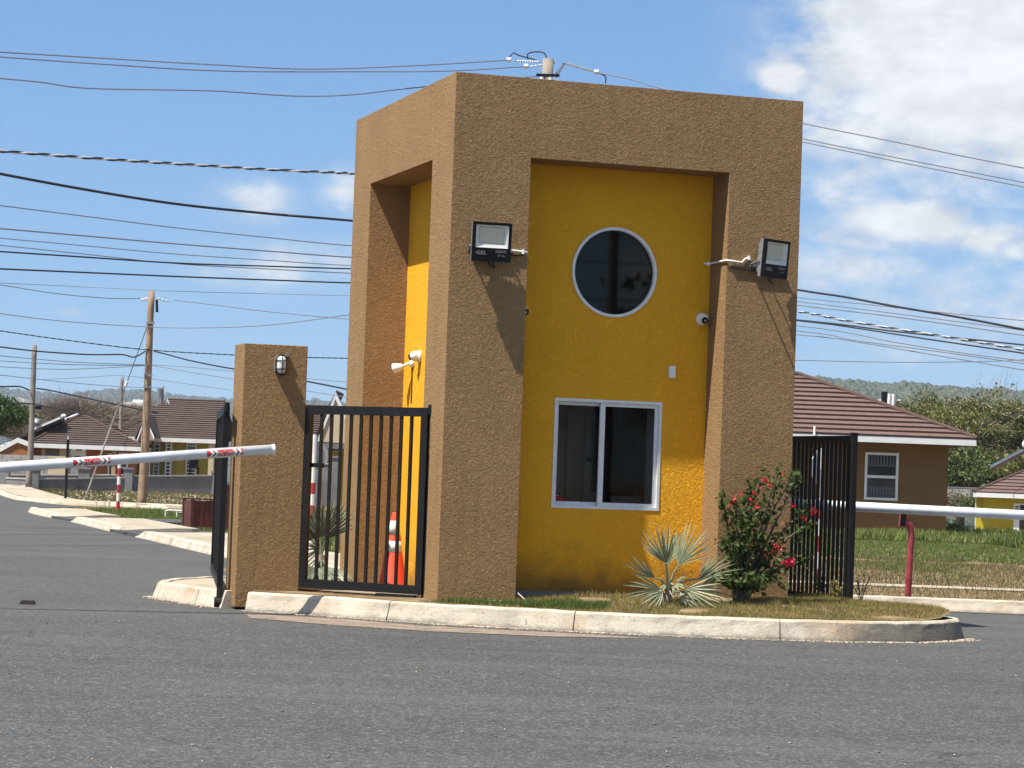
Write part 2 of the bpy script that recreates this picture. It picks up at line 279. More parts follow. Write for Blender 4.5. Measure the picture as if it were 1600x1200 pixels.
def asphalt(name, c1, c2, fleck):
    m = bpy.data.materials.new(name); m.use_nodes = True
    nt = m.node_tree; N = nt.nodes; L = nt.links; b = N['Principled BSDF']; b.inputs['Roughness'].default_value = .82; b.inputs['Specular IOR Level'].default_value = .3
    tc = N.new('ShaderNodeTexCoord'); O = tc.outputs['Object']
    big = N.new('ShaderNodeTexNoise'); big.inputs['Scale'].default_value = .42; big.inputs['Detail'].default_value = 7; big.inputs['Roughness'].default_value = .6; L.new(O, big.inputs[0])
    r = N.new('ShaderNodeValToRGB'); r.color_ramp.elements[0].position = .33; r.color_ramp.elements[1].position = .66
    r.color_ramp.elements[0].color = (*c1, 1); r.color_ramp.elements[1].color = (*c2, 1); L.new(big.outputs[0], r.inputs[0])
    # tyre polish drawn out along the road (x)
    mp = N.new('ShaderNodeMapping'); mp.inputs['Scale'].default_value = (.14, 1.1, 1); mp.inputs['Rotation'].default_value = (0, 0, .12); L.new(O, mp.inputs[0])
    tr = N.new('ShaderNodeTexNoise'); tr.inputs['Scale'].default_value = 2.2; tr.inputs['Detail'].default_value = 5; L.new(mp.outputs[0], tr.inputs[0])
    mr = N.new('ShaderNodeMapRange'); L.new(tr.outputs[0], mr.inputs[0]); mr.inputs[1].default_value = .4; mr.inputs[2].default_value = .72; mr.inputs[3].default_value = 0; mr.inputs[4].default_value = .45
    mx = N.new('ShaderNodeMix'); mx.data_type = 'RGBA'; L.new(mr.outputs[0], mx.inputs[0]); L.new(r.outputs[0], mx.inputs[6]); mx.inputs[7].default_value = (*[v * .62 for v in c1], 1)
    # stone flecks of the aggregate, two sizes
    col = mx.outputs[2]
    for sc, thr, amt in ((100, .27, .62), (40, .14, .42)):
        v = N.new('ShaderNodeTexVoronoi'); v.inputs['Scale'].default_value = sc; L.new(O, v.inputs[0])
        sp = N.new('ShaderNodeSeparateColor'); L.new(v.outputs['Color'], sp.inputs[0])
        lt = N.new('ShaderNodeMapRange'); L.new(sp.outputs[0], lt.inputs[0]); lt.inputs[1].default_value = 1 - thr; lt.inputs[2].default_value = 1; lt.inputs[3].default_value = 0; lt.inputs[4].default_value = amt
        m2 = N.new('ShaderNodeMix'); m2.data_type = 'RGBA'; L.new(lt.outputs[0], m2.inputs[0]); L.new(col, m2.inputs[6]); m2.inputs[7].default_value = (*fleck, 1); col = m2.outputs[2]
        dk = N.new('ShaderNodeMapRange'); L.new(sp.outputs[1], dk.inputs[0]); dk.inputs[1].default_value = .72; dk.inputs[2].default_value = 1; dk.inputs[3].default_value = 0; dk.inputs[4].default_value = amt * .8
        m3 = N.new('ShaderNodeMix'); m3.data_type = 'RGBA'; L.new(dk.outputs[0], m3.inputs[0]); L.new(col, m3.inputs[6]); m3.inputs[7].default_value = (*[v * .4 for v in c1], 1); col = m3.outputs[2]
    # dusty bleached patches, and hairline cracks that come and go
    du = N.new('ShaderNodeTexNoise'); du.inputs['Scale'].default_value = .9; du.inputs['Detail'].default_value = 8; du.inputs['Roughness'].default_value = .68; du.inputs['Distortion'].default_value = .5; L.new(mp.outputs[0], du.inputs[0])
    dm = N.new('ShaderNodeMapRange'); L.new(du.outputs[0], dm.inputs[0]); dm.inputs[1].default_value = .52; dm.inputs[2].default_value = .74; dm.inputs[3].default_value = 0; dm.inputs[4].default_value = .36
    m4 = N.new('ShaderNodeMix'); m4.data_type = 'RGBA'; L.new(dm.outputs[0], m4.inputs[0]); L.new(col, m4.inputs[6]); m4.inputs[7].default_value = (c2[0] * 1.75, c2[1] * 1.66, c2[2] * 1.52, 1); col = m4.outputs[2]
    wp = N.new('ShaderNodeTexNoise'); wp.inputs['Scale'].default_value = 2.0; wp.inputs['Detail'].default_value = 5; L.new(O, wp.inputs[0])
    wa = N.new('ShaderNodeVectorMath'); wa.operation = 'MULTIPLY_ADD'; L.new(wp.outputs[1], wa.inputs[0]); wa.inputs[1].default_value = (.7, .7, 0); L.new(O, wa.inputs[2])
    cv = N.new('ShaderNodeTexVoronoi'); cv.feature = 'DISTANCE_TO_EDGE'; cv.inputs['Scale'].default_value = .33; L.new(wa.outputs[0], cv.inputs[0])
    cm = N.new('ShaderNodeMapRange'); L.new(cv.outputs[0], cm.inputs[0]); cm.inputs[1].default_value = .0065; cm.inputs[2].default_value = .0; cm.inputs[3].default_value = 0; cm.inputs[4].default_value = 1
    ck = N.new('ShaderNodeMapRange'); L.new(big.outputs[0], ck.inputs[0]); ck.inputs[1].default_value = .46; ck.inputs[2].default_value = .6; ck.inputs[3].default_value = 0; ck.inputs[4].default_value = .7
    cx = N.new('ShaderNodeMath'); cx.operation = 'MULTIPLY'; L.new(cm.outputs[0], cx.inputs[0]); L.new(ck.outputs[0], cx.inputs[1])
    m5 = N.new('ShaderNodeMix'); m5.data_type = 'RGBA'; L.new(cx.outputs[0], m5.inputs[0]); L.new(col, m5.inputs[6]); m5.inputs[7].default_value = (.018, .017, .016, 1); col = m5.outputs[2]
    L.new(col, b.inputs['Base Color'])
    v = N.new('ShaderNodeTexVoronoi'); v.inputs['Scale'].default_value = 60; L.new(O, v.inputs[0])
    n = N.new('ShaderNodeTexNoise'); n.inputs['Scale'].default_value = 140; n.inputs['Detail'].default_value = 2; L.new(O, n.inputs[0])
    ad = N.new('ShaderNodeMath'); ad.operation = 'ADD'; L.new(v.outputs['Distance'], ad.inputs[0]); L.new(n.outputs[0], ad.inputs[1])
    bp = N.new('ShaderNodeBump'); bp.inputs['Strength'].default_value = .38; bp.inputs['Distance'].default_value = .007; L.new(ad.outputs[0], bp.inputs['Height']); L.new(bp.outputs[0], b.inputs['Normal'])
    M[name] = m; return m
asphalt('asphalt_near', (.046, .0475, .0475), (.063, .0645, .064), (.22, .215, .205))
asphalt('asphalt_lane', (.053, .053, .051), (.074, .073, .070), (.19, .19, .175))
mat('road_dust', (.27, .215, .165), (.14, .12, .10), 5, rough=1, bump=.8, bscale=60, bdist=.012, spec=.1, detail=9)

def glass(name, tint, rough=.02, refl=1.0):
    m = bpy.data.materials.new(name); m.use_nodes = True
    nt = m.node_tree; N = nt.nodes; L = nt.links; N.remove(N['Principled BSDF'])
    t = N.new('ShaderNodeBsdfTransparent'); t.inputs[0].default_value = (*tint, 1)
    g = N.new('ShaderNodeBsdfGlossy'); g.inputs['Roughness'].default_value = rough; g.inputs['Color'].default_value = (.92, .80, .68, 1)
    fr = N.new('ShaderNodeFresnel'); fr.inputs[0].default_value = 1.45
    mu = N.new('ShaderNodeMath'); mu.operation = 'MULTIPLY'; L.new(fr.outputs[0], mu.inputs[0]); mu.inputs[1].default_value = refl
    mx = N.new('ShaderNodeMixShader'); L.new(mu.outputs[0], mx.inputs[0]); L.new(t.outputs[0], mx.inputs[1]); L.new(g.outputs[0], mx.inputs[2])
    L.new(mx.outputs[0], N['Material Output'].inputs[0]); M[name] = m; return m
glass('clear_glass', (.95, .95, .93), refl=.4); glass('tinted_glass', (.26, .26, .25), refl=.4); glass('dark_glass', (.12, .12, .12))

# ------------------------------------------------------------------ mesh helpers
class MB:
    def __init__(s): s.v = []; s.f = []
    def add(s, vs, fs):
        n = len(s.v); s.v += [tuple(p) for p in vs]; s.f += [tuple(i + n for i in f) for f in fs]; return s
    def box(s, x0, x1, y0, y1, z0, z1):
        return s.add([(x0, y0, z0), (x1, y0, z0), (x1, y1, z0), (x0, y1, z0), (x0, y0, z1), (x1, y0, z1), (x1, y1, z1), (x0, y1, z1)],
                     [(0, 3, 2, 1), (4, 5, 6, 7), (0, 1, 5, 4), (1, 2, 6, 5), (2, 3, 7, 6), (3, 0, 4, 7)])
    def tube(s, pts, r, n=8, caps=True):
        pts = [Vector(p) for p in pts]; rs = r if isinstance(r, (list, tuple)) else [r] * len(pts)
        up = Vector((0, 0, 1)); t0 = (pts[1] - pts[0]).normalized()
        if abs(t0.dot(up)) > .95: up = Vector((1, 0, 0))
        a = t0.cross(up).normalized(); vs = []; fs = []
        for i, p in enumerate(pts):
            t = (pts[min(i + 1, len(pts) - 1)] - pts[max(i - 1, 0)]).normalized()
            a = (a - t * a.dot(t)).normalized(); b = t.cross(a)
            for k in range(n):
                th = 2 * math.pi * k / n; vs.append(p + (a * math.cos(th) + b * math.sin(th)) * rs[i])
        for i in range(len(pts) - 1):
            for k in range(n):
                k2 = (k + 1) % n; fs.append((i * n + k, i * n + k2, (i + 1) * n + k2, (i + 1) * n + k))
        if caps:
            fs.append(tuple(reversed(range(n)))); fs.append(tuple((len(pts) - 1) * n + k for k in range(n)))
        return s.add(vs, fs)
    def prism(s, poly, d):
        """poly: list of 3-D points (planar); d: extrusion vector."""
        n = len(poly); d = Vector(d); top = [Vector(p) + d for p in poly]
        return s.add([tuple(p) for p in poly] + [tuple(p) for p in top],
                     [tuple(reversed(range(n))), tuple(range(n, 2 * n))] + [(i, (i + 1) % n, n + (i + 1) % n, n + i) for i in range(n)])
    def lathe(s, prof, n=20, M4=None):
        vs = []; fs = []; m = len(prof)
        for k in range(n):
            th = 2 * math.pi * k / n
            for r, z in prof:
                p = Vector((r * math.cos(th), r * math.sin(th), z)); vs.append(M4 @ p if M4 else p)
        for k in range(n):
            k2 = (k + 1) % n
            for i in range(m - 1): fs.append((k * m + i, k2 * m + i, k2 * m + i + 1, k * m + i + 1))
        fs.append(tuple(k * m for k in reversed(range(n)))); fs.append(tuple(k * m + m - 1 for k in range(n)))
        return s.add(vs, fs)
    def build(s, name, m, parent=None, smooth=False, bevel=0.0, fix=True):
        me = bpy.data.meshes.new(name); me.from_pydata(s.v, [], s.f)
        if fix:
            bm = bmesh.new(); bm.from_mesh(me); bmesh.ops.recalc_face_normals(bm, faces=bm.faces)
            if bevel: bmesh.ops.bevel(bm, geom=[e for e in bm.edges if e.is_manifold and e.calc_face_angle(0) > .5], offset=bevel, segments=2, affect='EDGES', profile=.6)
            bm.to_mesh(me); bm.free()
        me.materials.append(M[m] if isinstance(m, str) else m)
        if smooth: me.shade_smooth()
        o = bpy.data.objects.new(name, me); COL.objects.link(o)
        if parent: o.parent = parent
        return o

def tag(o, label=None, cat=None, group=None, kind=None):
    if label: o['label'] = label
    if cat: o['category'] = cat
    if group: o['group'] = group
    if kind: o['kind'] = kind
    return o
def thing(name, label, cat, loc=(0, 0, 0), rz=0.0, group=None):
    o = bpy.data.objects.new(name, None); COL.objects.link(o); o.location = loc; o.rotation_euler = (0, 0, rz); o.empty_display_size = .2
    return tag(o, label, cat, group)
def copy_tree(o, parent=None):
    c = o.copy(); COL.objects.link(c)
    if parent: c.parent = parent
    for ch in list(o.children): copy_tree(ch, c)
    return c
def twin(src, parent, loc=None, **kw):
    """another piece of the same part: shares its mesh"""
    c = src.copy(); COL.objects.link(c); c.parent = parent
    if loc is not None: c.location = loc
    return c
def fast_mesh(name, verts, faces_flat, loop_total, m, parent=None, smooth=False):
    me = bpy.data.meshes.new(name); nv = len(verts); nf = len(loop_total)
    me.vertices.add(nv); me.vertices.foreach_set('co', np.asarray(verts, dtype=np.float32).ravel())
    me.loops.add(len(faces_flat)); me.loops.foreach_set('vertex_index', np.asarray(faces_flat, dtype=np.int32))
    me.polygons.add(nf); st = np.concatenate([[0], np.cumsum(loop_total)[:-1]]).astype(np.int32)
    me.polygons.foreach_set('loop_start', st); me.polygons.foreach_set('loop_total', np.asarray(loop_total, dtype=np.int32))
    me.update(calc_edges=True); me.validate()
    me.materials.append(M[m])
    if smooth: me.shade_smooth()
    o = bpy.data.objects.new(name, me); COL.objects.link(o)
    if parent: o.parent = parent
    return o
def quads(name, C, A, B, m, parent=None):
    """diamond leaves: centre C, half length vector A, half width vector B"""
    n = len(C); V = np.empty((n, 4, 3)); V[:, 0] = C - A; V[:, 1] = C + B - A * .1; V[:, 2] = C + A; V[:, 3] = C - B - A * .1
    return fast_mesh(name, V.reshape(-1, 3), np.arange(4 * n), np.full(n, 4), m, parent)
def rand_dirs(n):
    d = rng.normal(size=(n, 3)); return d / np.linalg.norm(d, axis=1)[:, None]
def leaf_cloud(C, size, up=.35, var=.4, slim=.5):
    n = len(C); A = rand_dirs(n); nrm = rand_dirs(n); nrm[:, 2] += up * 2; B = np.cross(A, nrm); B /= np.linalg.norm(B, axis=1)[:, None] + 1e-9
    s = size * (1 + var * rng.uniform(-1, 1, n))[:, None]
    return A * s, B * s * slim
def blades(name, P, h, w, m, parent=None, lean=.5):
    """grass: one bent triangle pair per blade"""
    n = len(P); a = rng.uniform(0, 2 * np.pi, n); d = np.stack([np.cos(a), np.sin(a), np.zeros(n)], 1); hh = (h * rng.uniform(.45, 1.25, n))[:, None]
    a2 = rng.uniform(0, 2 * np.pi, n); l = np.stack([np.cos(a2), np.sin(a2), np.zeros(n)], 1) * hh * lean * rng.uniform(0, 1.2, n)[:, None]
    V = np.empty((n, 3, 3)); V[:, 0] = P - d * w; V[:, 1] = P + d * w; V[:, 2] = P + l; V[:, 2, 2] += hh[:, 0]
    V[:, :2, 2] -= .01
    return fast_mesh(name, V.reshape(-1, 3), np.arange(3 * n), np.full(n, 3), m, parent)
def pebbles(name, P, r, m, kind='stuff'):
    """crushed stones, each an uneven eight-sided lump"""
    base = np.array([(1, 0, 0), (0, 1, 0), (-1, 0, 0), (0, -1, 0), (0, 0, 1), (0, 0, -.6)], float)
    F = np.array([(0, 1, 4), (1, 2, 4), (2, 3, 4), (3, 0, 4), (1, 0, 5), (2, 1, 5), (3, 2, 5), (0, 3, 5)])
    n = len(P); s = (r * rng.uniform(.4, 1.5, n))[:, None, None]; sc = rng.uniform(.6, 1.2, (n, 6, 1)); ani = np.stack([rng.uniform(.7, 1.3, n), rng.uniform(.7, 1.3, n), rng.uniform(.4, .8, n)], 1)[:, None, :]
    V = base[None] * s * sc * ani; an = rng.uniform(0, 6.28, n); c, q = np.cos(an)[:, None], np.sin(an)[:, None]
    X = V[:, :, 0] * c - V[:, :, 1] * q; Y = V[:, :, 0] * q + V[:, :, 1] * c; V[:, :, 0] = X; V[:, :, 1] = Y
    V += P[:, None, :]; idx = (np.arange(n)[:, None, None] * 6 + F[None]).reshape(-1)
    o = fast_mesh(name, V.reshape(-1, 3), idx, np.full(n * 8, 3), m); o['kind'] = kind; return o
def sstep(a, b, x):
    t = np.clip((x - a) / (b - a), 0, 1); return t * t * (3 - 2 * t)
def terr(x, y):
    x = np.asarray(x, float); y = np.asarray(y, float)
    z = -.004 * np.maximum(0, y - 45) - np.where(x > 0, .02 * np.clip(y - 85, 0, 120) * sstep(4, 10, x), 0)
    z = z + .34 * sstep(88, 104, y) * (1 - sstep(-4, 3, x))
    return z - .045 * np.clip(y - 190, 0, 160)
def inside(poly, X, Y):
    r = np.zeros(len(X), bool); n = len(poly)
    for i in range(n):
        x1, y1 = poly[i]; x2, y2 = poly[(i + 1) % n]
        c = ((y1 > Y) != (y2 > Y)) & (X < (x2 - x1) * (Y - y1) / (y2 - y1 + 1e-12) + x1); r ^= c
    return r
def scatter(poly, n):
    P = np.array(poly); lo, hi = P.min(0), P.max(0); out = np.zeros((0, 2))
    while len(out) < n:
        q = rng.uniform(lo, hi, (n * 2, 2)); out = np.concatenate([out, q[inside(poly, q[:, 0], q[:, 1])]])
    return out[:n]
def sheet(name, poly, dz, m, step=None, kind='structure', zf=terr, parent=None, thick=0.0):
    """a ground sheet over a plan polygon that follows the terrain; with thick > 0 a slab with sides"""
    bm = bmesh.new(); vs = [bm.verts.new((x, y, 0)) for x, y in poly]; bm.faces.new(vs)
    ys = [p[1] for p in poly]; xs = [p[0] for p in poly]
    if step:
        for k in range(int(math.floor(min(ys) / step)), int(math.ceil(max(ys) / step)) + 1):
            bmesh.ops.bisect_plane(bm, geom=bm.verts[:] + bm.edges[:] + bm.faces[:], plane_co=(0, k * step, 0), plane_no=(0, 1, 0))
        for k in range(int(math.floor(min(xs) / step)), int(math.ceil(max(xs) / step)) + 1):
            bmesh.ops.bisect_plane(bm, geom=bm.verts[:] + bm.edges[:] + bm.faces[:], plane_co=(k * step, 0, 0), plane_no=(1, 0, 0))
    if thick:
        bmesh.ops.extrude_face_region(bm, geom=bm.faces[:])
    bmesh.ops.triangulate(bm, faces=bm.faces[:]) if not thick else None
    half = len(bm.verts) // 2
    bm.verts.ensure_lookup_table()
    for i, v in enumerate(bm.verts):
        v.co.z = float(zf(v.co.x, v.co.y)) + dz - (thick if (thick and i < half) else 0)
    bmesh.ops.recalc_face_normals(bm, faces=bm.faces[:])
    if not thick:
        for f in bm.faces:
            if f.normal.z < 0: f.normal_flip()
    me = bpy.data.meshes.new(name); bm.to_mesh(me); bm.free(); me.materials.append(M[m])
    o = bpy.data.objects.new(name, me); COL.objects.link(o)
    if kind: o['kind'] = kind
    if parent: o.parent = parent
    return o

# ------------------------------------------------------------------ ground and roads
def ground():
    xs = np.unique(np.concatenate([np.linspace(-2600, -60, 30), np.linspace(-60, 60, 61), np.linspace(60, 2600, 30)]))
    ys = np.unique(np.concatenate([np.linspace(-400, 20, 12), np.linspace(20, 220, 101), np.linspace(220, 4200, 60)]))
    X, Y = np.meshgrid(xs, ys); Z = terr(X, Y) - .06
    V = np.stack([X, Y, Z], -1).reshape(-1, 3); nx, ny = len(xs), len(ys)
    i = np.arange(nx * ny).reshape(ny, nx); F = np.stack([i[:-1, :-1], i[:-1, 1:], i[1:, 1:], i[1:, :-1]], -1).reshape(-1)
    o = fast_mesh('ground', V, F, np.full((nx - 1) * (ny - 1), 4), 'soil'); o['kind'] = 'structure'
ground()

LANE_EDGE = [(-1.2, 29.4), (-4.39, 38.4), (-6.88, 46.7), (-9.84, 57.4), (-12.1, 65.0)]      # kerb line of the left lane
sheet('road', [(-60, -60), (60, -60), (60, 23.2), (-60, 23.2)], 0.0, 'asphalt_near')
sheet('side_road', [(-60, 23.2), (60, 23.2), (60, 29.2), (-1.2, 29.2)] + LANE_EDGE + [(-13.0, 69), (-13.6, 74), (-13.2, 80), (-15.9, 86), (-22, 108), (-60, 112)], -.002, 'asphalt_lane', step=5)

# the near kerb's foot: swept grit lying on the asphalt
GRIT = [(-2.4, 23.7), (-1.5, 23.45), (-.8, 22.9), (.2, 22.62), (.9, 22.45), (1.3, 22.2), (.4, 22.0), (-.6, 22.1), (-1.5, 22.5), (-2.3, 23.1)]

# ------------------------------------------------------------------ island with its kerb
KERB = [(-2.46, 24.20), (-1.76, 23.90), (-.87, 23.32), (-.3, 23.10), (.19, 22.98), (.88, 22.76), (1.79, 22.66), (2.82, 22.69), (3.36, 22.86), (3.80, 23.10), (4.14, 23.46), (4.32, 23.9), (4.30, 24.3), (4.0, 24.62), (3.45, 24.85), (3.2, 25.3), (1.8, 29.6), (-1.2, 30.2)]
def soil_z(x, y):
    return .165 + .11 * sstep(22.95, 24.4, np.asarray(y, float)) * sstep(-1.3, 1.0, np.asarray(x, float)) + .02 * (1 - sstep(-1.3, 1.0, np.asarray(x, float)))
def resample(P, step):
    P = [Vector((p[0], p[1], 0)) for p in P]; out = []
    n = len(P)
    for i in range(n - 1):
        p0, p1, p2, p3 = P[max(i - 1, 0)], P[i], P[i + 1], P[min(i + 2, n - 1)]
        k = max(2, int((p2 - p1).length / step))
        for j in range(k):
            t = j / k
            out.append(.5 * ((2 * p1) + (-p0 + p2) * t + (2 * p0 - 5 * p1 + 4 * p2 - p3) * t * t + (-p0 + 3 * p1 - 3 * p2 + p3) * t ** 3))
    out.append(P[-1]); return out
def kerb_run(path, h, parent, seg_len=1.4, m='kerb_concrete', z0=0.0, width=.15, gap=.012, seed=1, dip=None, zt=None):
    """cast kerb: battered face, rounded arris, chipped edges; cut into lengths at its joints"""
    r = random.Random(seed); pts = resample(path, .12); acc = 0; cur = []; segs = []; nxt = seg_len * r.uniform(.7, 1.2)
    for i, p in enumerate(pts):
        if cur: acc += (p - cur[-1]).length
        cur.append(p)
        if acc > nxt and i < len(pts) - 3: segs.append(cur); cur = [p]; acc = 0; nxt = seg_len * r.uniform(.7, 1.3)
    segs.append(cur)
    for sgm in segs:
        if len(sgm) < 2: continue
        mb = MB(); vs = []; fs = []
        d0 = (sgm[1] - sgm[0]).normalized(); d1 = (sgm[-1] - sgm[-2]).normalized()
        q = list(sgm); q[0] = q[0] + d0 * gap / 2; q[-1] = q[-1] - d1 * gap / 2
        prof = [(-.012, -.04), (0, .02), (.028, h * .62), (.040, h * .9), (.060, h), (width, h), (width, -.04)]
        for i, p in enumerate(q):
            t = (q[min(i + 1, len(q) - 1)] - q[max(i - 1, 0)]).normalized(); nrm = Vector((-t.y, t.x, 0))
            j = mn.noise(Vector((p.x * 2.3, p.y * 2.3, 1))) * .006
            for a, z in prof:
                jj = j + mn.noise(Vector((p.x * 9, p.y * 9, z * 22))) * .007
                v = p + nrm * (a + (jj if 0 < z < h * .99 else 0)); zz = z * dip(p.x, p.y) if (dip and z > 0) else z
                vs.append((v.x, v.y, (zt(p.x, p.y) if zt else z0) + zz + (jj * .7 if z > h * .6 else 0)))
        k = len(prof)
        for i in range(len(q) - 1):
            for a in range(k - 1): fs.append((i * k + a, (i + 1) * k + a, (i + 1) * k + a + 1, i * k + a + 1))
        fs.append(tuple(range(k))); fs.append(tuple(reversed([(len(q) - 1) * k + a for a in range(k)])))
        mb.add(vs, fs); mb.build('kerb_segment', m, parent)
isl = thing('island_kerb', None, None); isl['kind'] = 'structure'
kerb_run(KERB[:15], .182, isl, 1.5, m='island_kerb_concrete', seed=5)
poly_in = [(p[0] , p[1]) for p in KERB]
def inset(poly, d):
    c = np.mean(np.array(poly), 0); out = []
    n = len(poly)
    for i, p in enumerate(poly):
        a = Vector((*poly[(i - 1) % n], 0)); b = Vector((*poly[(i + 1) % n], 0)); t = (b - a).normalized(); nn = Vector((-t.y, t.x, 0))
        out.append((p[0] + nn.x * d, p[1] + nn.y * d))
    return out
ISLAND = [(-2.40, 24.35), (-1.72, 24.02), (-.84, 23.44), (-.27, 23.22), (.22, 23.1), (.91, 22.88), (1.80, 22.78), (2.80, 22.81), (3.30, 22.98), (3.72, 23.2), (4.03, 23.53), (4.2, 23.92), (4.18, 24.25), (3.93, 24.5), (3.35, 24.73), (3.1, 25.2), (1.8, 29.5), (-1.2, 30.0), (-3.3, 29.4), (-2.75, 26.3)]
sheet('island_soil', ISLAND, 0.0, 'soil', step=.4, zf=soil_z)
sheet('paving', [(-2.7, 25.6), (-1.9, 24.75), (-.9, 24.2), (-.4, 24.1), (-.2, 27.6), (1.6, 28.9), (-1.2, 29.9), (-3.2, 29.3)], .012, 'sidewalk_concrete', step=.4, zf=soil_z)
lk = thing('path_kerb', None, None); lk['kind'] = 'structure'
kerb_run([(-3.05, 28.0), (-3.5, 27.0), (-3.60, 26.2), (-3.52, 25.85), (-3.25, 25.42), (-2.98, 24.98), (-2.80, 24.66), (-2.72, 24.52)], .165, lk, 1.1, seed=9)
sheet('path', [(-2.76, 24.62), (-2.60, 24.9), (-2.5, 28.5), (-3.0, 28.4), (-3.4, 27.0), (-3.48, 26.2), (-3.4, 25.95), (-3.13, 25.5), (-2.9, 25.1)], .155, 'sidewalk_concrete', zf=lambda x, y: 0)

# ------------------------------------------------------------------ guardhouse
ZB = .15
GX, GY, GA = -.6213, 23.562, .31
W, D = 3.529, 3.755; U1, U2, ZL, RF = .761, 2.778, 4.366, .4146; V1, V2, RL = .705, 3.05, .436; ZT = 5.117
gh = thing('guardhouse', 'tall brown and yellow stucco guardhouse with a round window above a sliding window', 'guardhouse', (GX, GY, 0), GA)
def cutter(x0, x1, y0, y1, z0, z1):
    return MB().box(x0, x1, y0, y1, z0, z1).build('cut', 'brown_stucco')
def carve(o, cutters, bevel=.011):
    for c in cutters:
        b = o.modifiers.new('b', 'BOOLEAN'); b.operation = 'DIFFERENCE'; b.object = c; b.solver = 'EXACT'
    if bevel:
        b = o.modifiers.new('v', 'BEVEL'); b.width = bevel; b.segments = 2; b.limit_method = 'ANGLE'; b.angle_limit = math.radians(40)
    dg = bpy.context.evaluated_depsgraph_get(); dg.update(); me = bpy.data.meshes.new_from_object(o.evaluated_get(dg)); o.modifiers.clear(); o.data = me
    for c in cutters: bpy.data.objects.remove(c)
shell = MB().box(0, W, 0, D, ZB, ZT).build('wall', 'brown_stucco')
carve(shell, [cutter(W - .62, W - .5, V1 + .02, V2 - .02, .4, ZL - .4), cutter(U1, U2, -1, .58, -1, ZL), cutter(U1, U2, D - .58, D + 1, -1, ZL), cutter(-1, .60, V1, V2, -1, ZL), cutter(W - .60, W + 1, V1, V2, -1, ZL),
              cutter(.575, W - .575, .575, D - .575, .2, 3.95), cutter(.16, W - .16, .16, D - .16, ZT - .4, ZT + 1)])
shell.parent = gh
WU0, WU1, WZ0, WZ1 = 1.222, 2.322, 1.084, 2.137; CU, CZ_, CR = 1.782, 3.372, .43
def panel_front():
    mb = MB(); v0, v1 = RF, .555; e = .006; za, zb = 2.72, 4.03; ua, ub = CU - .655, CU + .655
    x0, x1 = U1 - e, U2 + e
    mb.box(x0, x1, v0, v1, ZB, WZ0); mb.box(x0, WU0, v0, v1, WZ0, WZ1); mb.box(WU1, x1, v0, v1, WZ0, WZ1); mb.box(x0, x1, v0, v1, WZ1, za)
    mb.box(x0, ua, v0, v1, za, zb); mb.box(ub, x1, v0, v1, za, zb); mb.box(x0, x1, v0, v1, zb, ZL + e)
    n = 64; h = .655; vs = []; fs = []
    for k in range(n):
        a = 2 * math.pi * k / n; c, s_ = math.cos(a), math.sin(a); q = h / max(abs(c), abs(s_))
        for vv in (v0, v1): vs += [(CU + CR * c, vv, CZ_ + CR * s_), (CU + q * c, vv, (za + zb) / 2 + q * s_)]
    for k in range(n):
        a, b = 4 * k, 4 * ((k + 1) % n)
        fs += [(a, a + 1, b + 1, b), (a + 2, b + 2, b + 3, a + 3), (a, b, b + 2, a + 2)]
    mb.add(vs, fs)
    me_o = mb.build('recess_wall', 'yellow_stucco', gh, fix=False)
    bm = bmesh.new(); bm.from_mesh(me_o.data); bmesh.ops.remove_doubles(bm, verts=bm.verts, dist=1e-4)
    bmesh.ops.recalc_face_normals(bm, faces=bm.faces); bm.to_mesh(me_o.data); bm.free()
    return me_o
panel_front()
MB().box(RL, .598, V1 - .006, V2 + .006, ZB, ZL + .006).build('recess_wall', 'yellow_stucco', gh)
ra, rb = W - .598, W - RL
MB().box(ra, rb, V1 - .006, 1.2, ZB, ZL + .006).box(ra, rb, 2.5, V2 + .006, ZB, ZL + .006).box(ra, rb, 1.2, 2.5, ZB, 1.1).box(ra, rb, 1.2, 2.5, 2.15, ZL + .006).build('recess_wall', 'yellow_stucco', gh)
sd = MB().box(ra + .02, rb + .005, 1.2, 1.235, 1.1, 2.15).box(ra + .02, rb + .005, 2.465, 2.5, 1.1, 2.15).box(ra + .02, rb + .005, 1.235, 2.465, 1.1, 1.135).box(ra + .02, rb + .005, 1.235, 2.465, 2.115, 2.15).box(ra + .05, rb - .01, 1.83, 1.87, 1.135, 2.115).build('window', 'white_frame', gh)  # unseen side window, added to let sky light into the room
MB().add([(rb - .07, 1.235, 1.135), (rb - .07, 2.465, 1.135), (rb - .07, 2.465, 2.115), (rb - .07, 1.235, 2.115)], [(0, 1, 2, 3)]).build('pane', 'clear_glass', sd)
MB().box(U1 - .006, U2 + .006, D - .555, D - RF, ZB, ZL + .006).build('recess_wall', 'yellow_stucco', gh)
# round window
def ring(cx, cz, r0, r1, y0, y1, n=64):
    mb = MB(); vs = []; fs = []
    for k in range(n):
        a = 2 * math.pi * k / n; c, s_ = math.cos(a), math.sin(a)
        vs += [(cx + r0 * c, y0, cz + r0 * s_), (cx + r1 * c, y0, cz + r1 * s_), (cx + r1 * c, y1, cz + r1 * s_), (cx + r0 * c, y1, cz + r0 * s_)]
    for k in range(n):
        a, b = 4 * k, 4 * ((k + 1) % n)
        for i in range(4): fs.append((a + i, a + (i + 1) % 4, b + (i + 1) % 4, b + i))
    return mb.add(vs, fs)
rw = ring(CU, CZ_, CR - .022, CR + .006, RF - .014, .53).build('window', 'white_frame', gh); rw['label'] = 'round window with thin white rim'
MB().add([(CU + (CR - .02) * math.cos(2 * math.pi * k / 64), RF + .035, CZ_ + (CR - .02) * math.sin(2 * math.pi * k / 64)) for k in range(64)], [tuple(range(64))]).build('pane', 'dark_glass', rw)
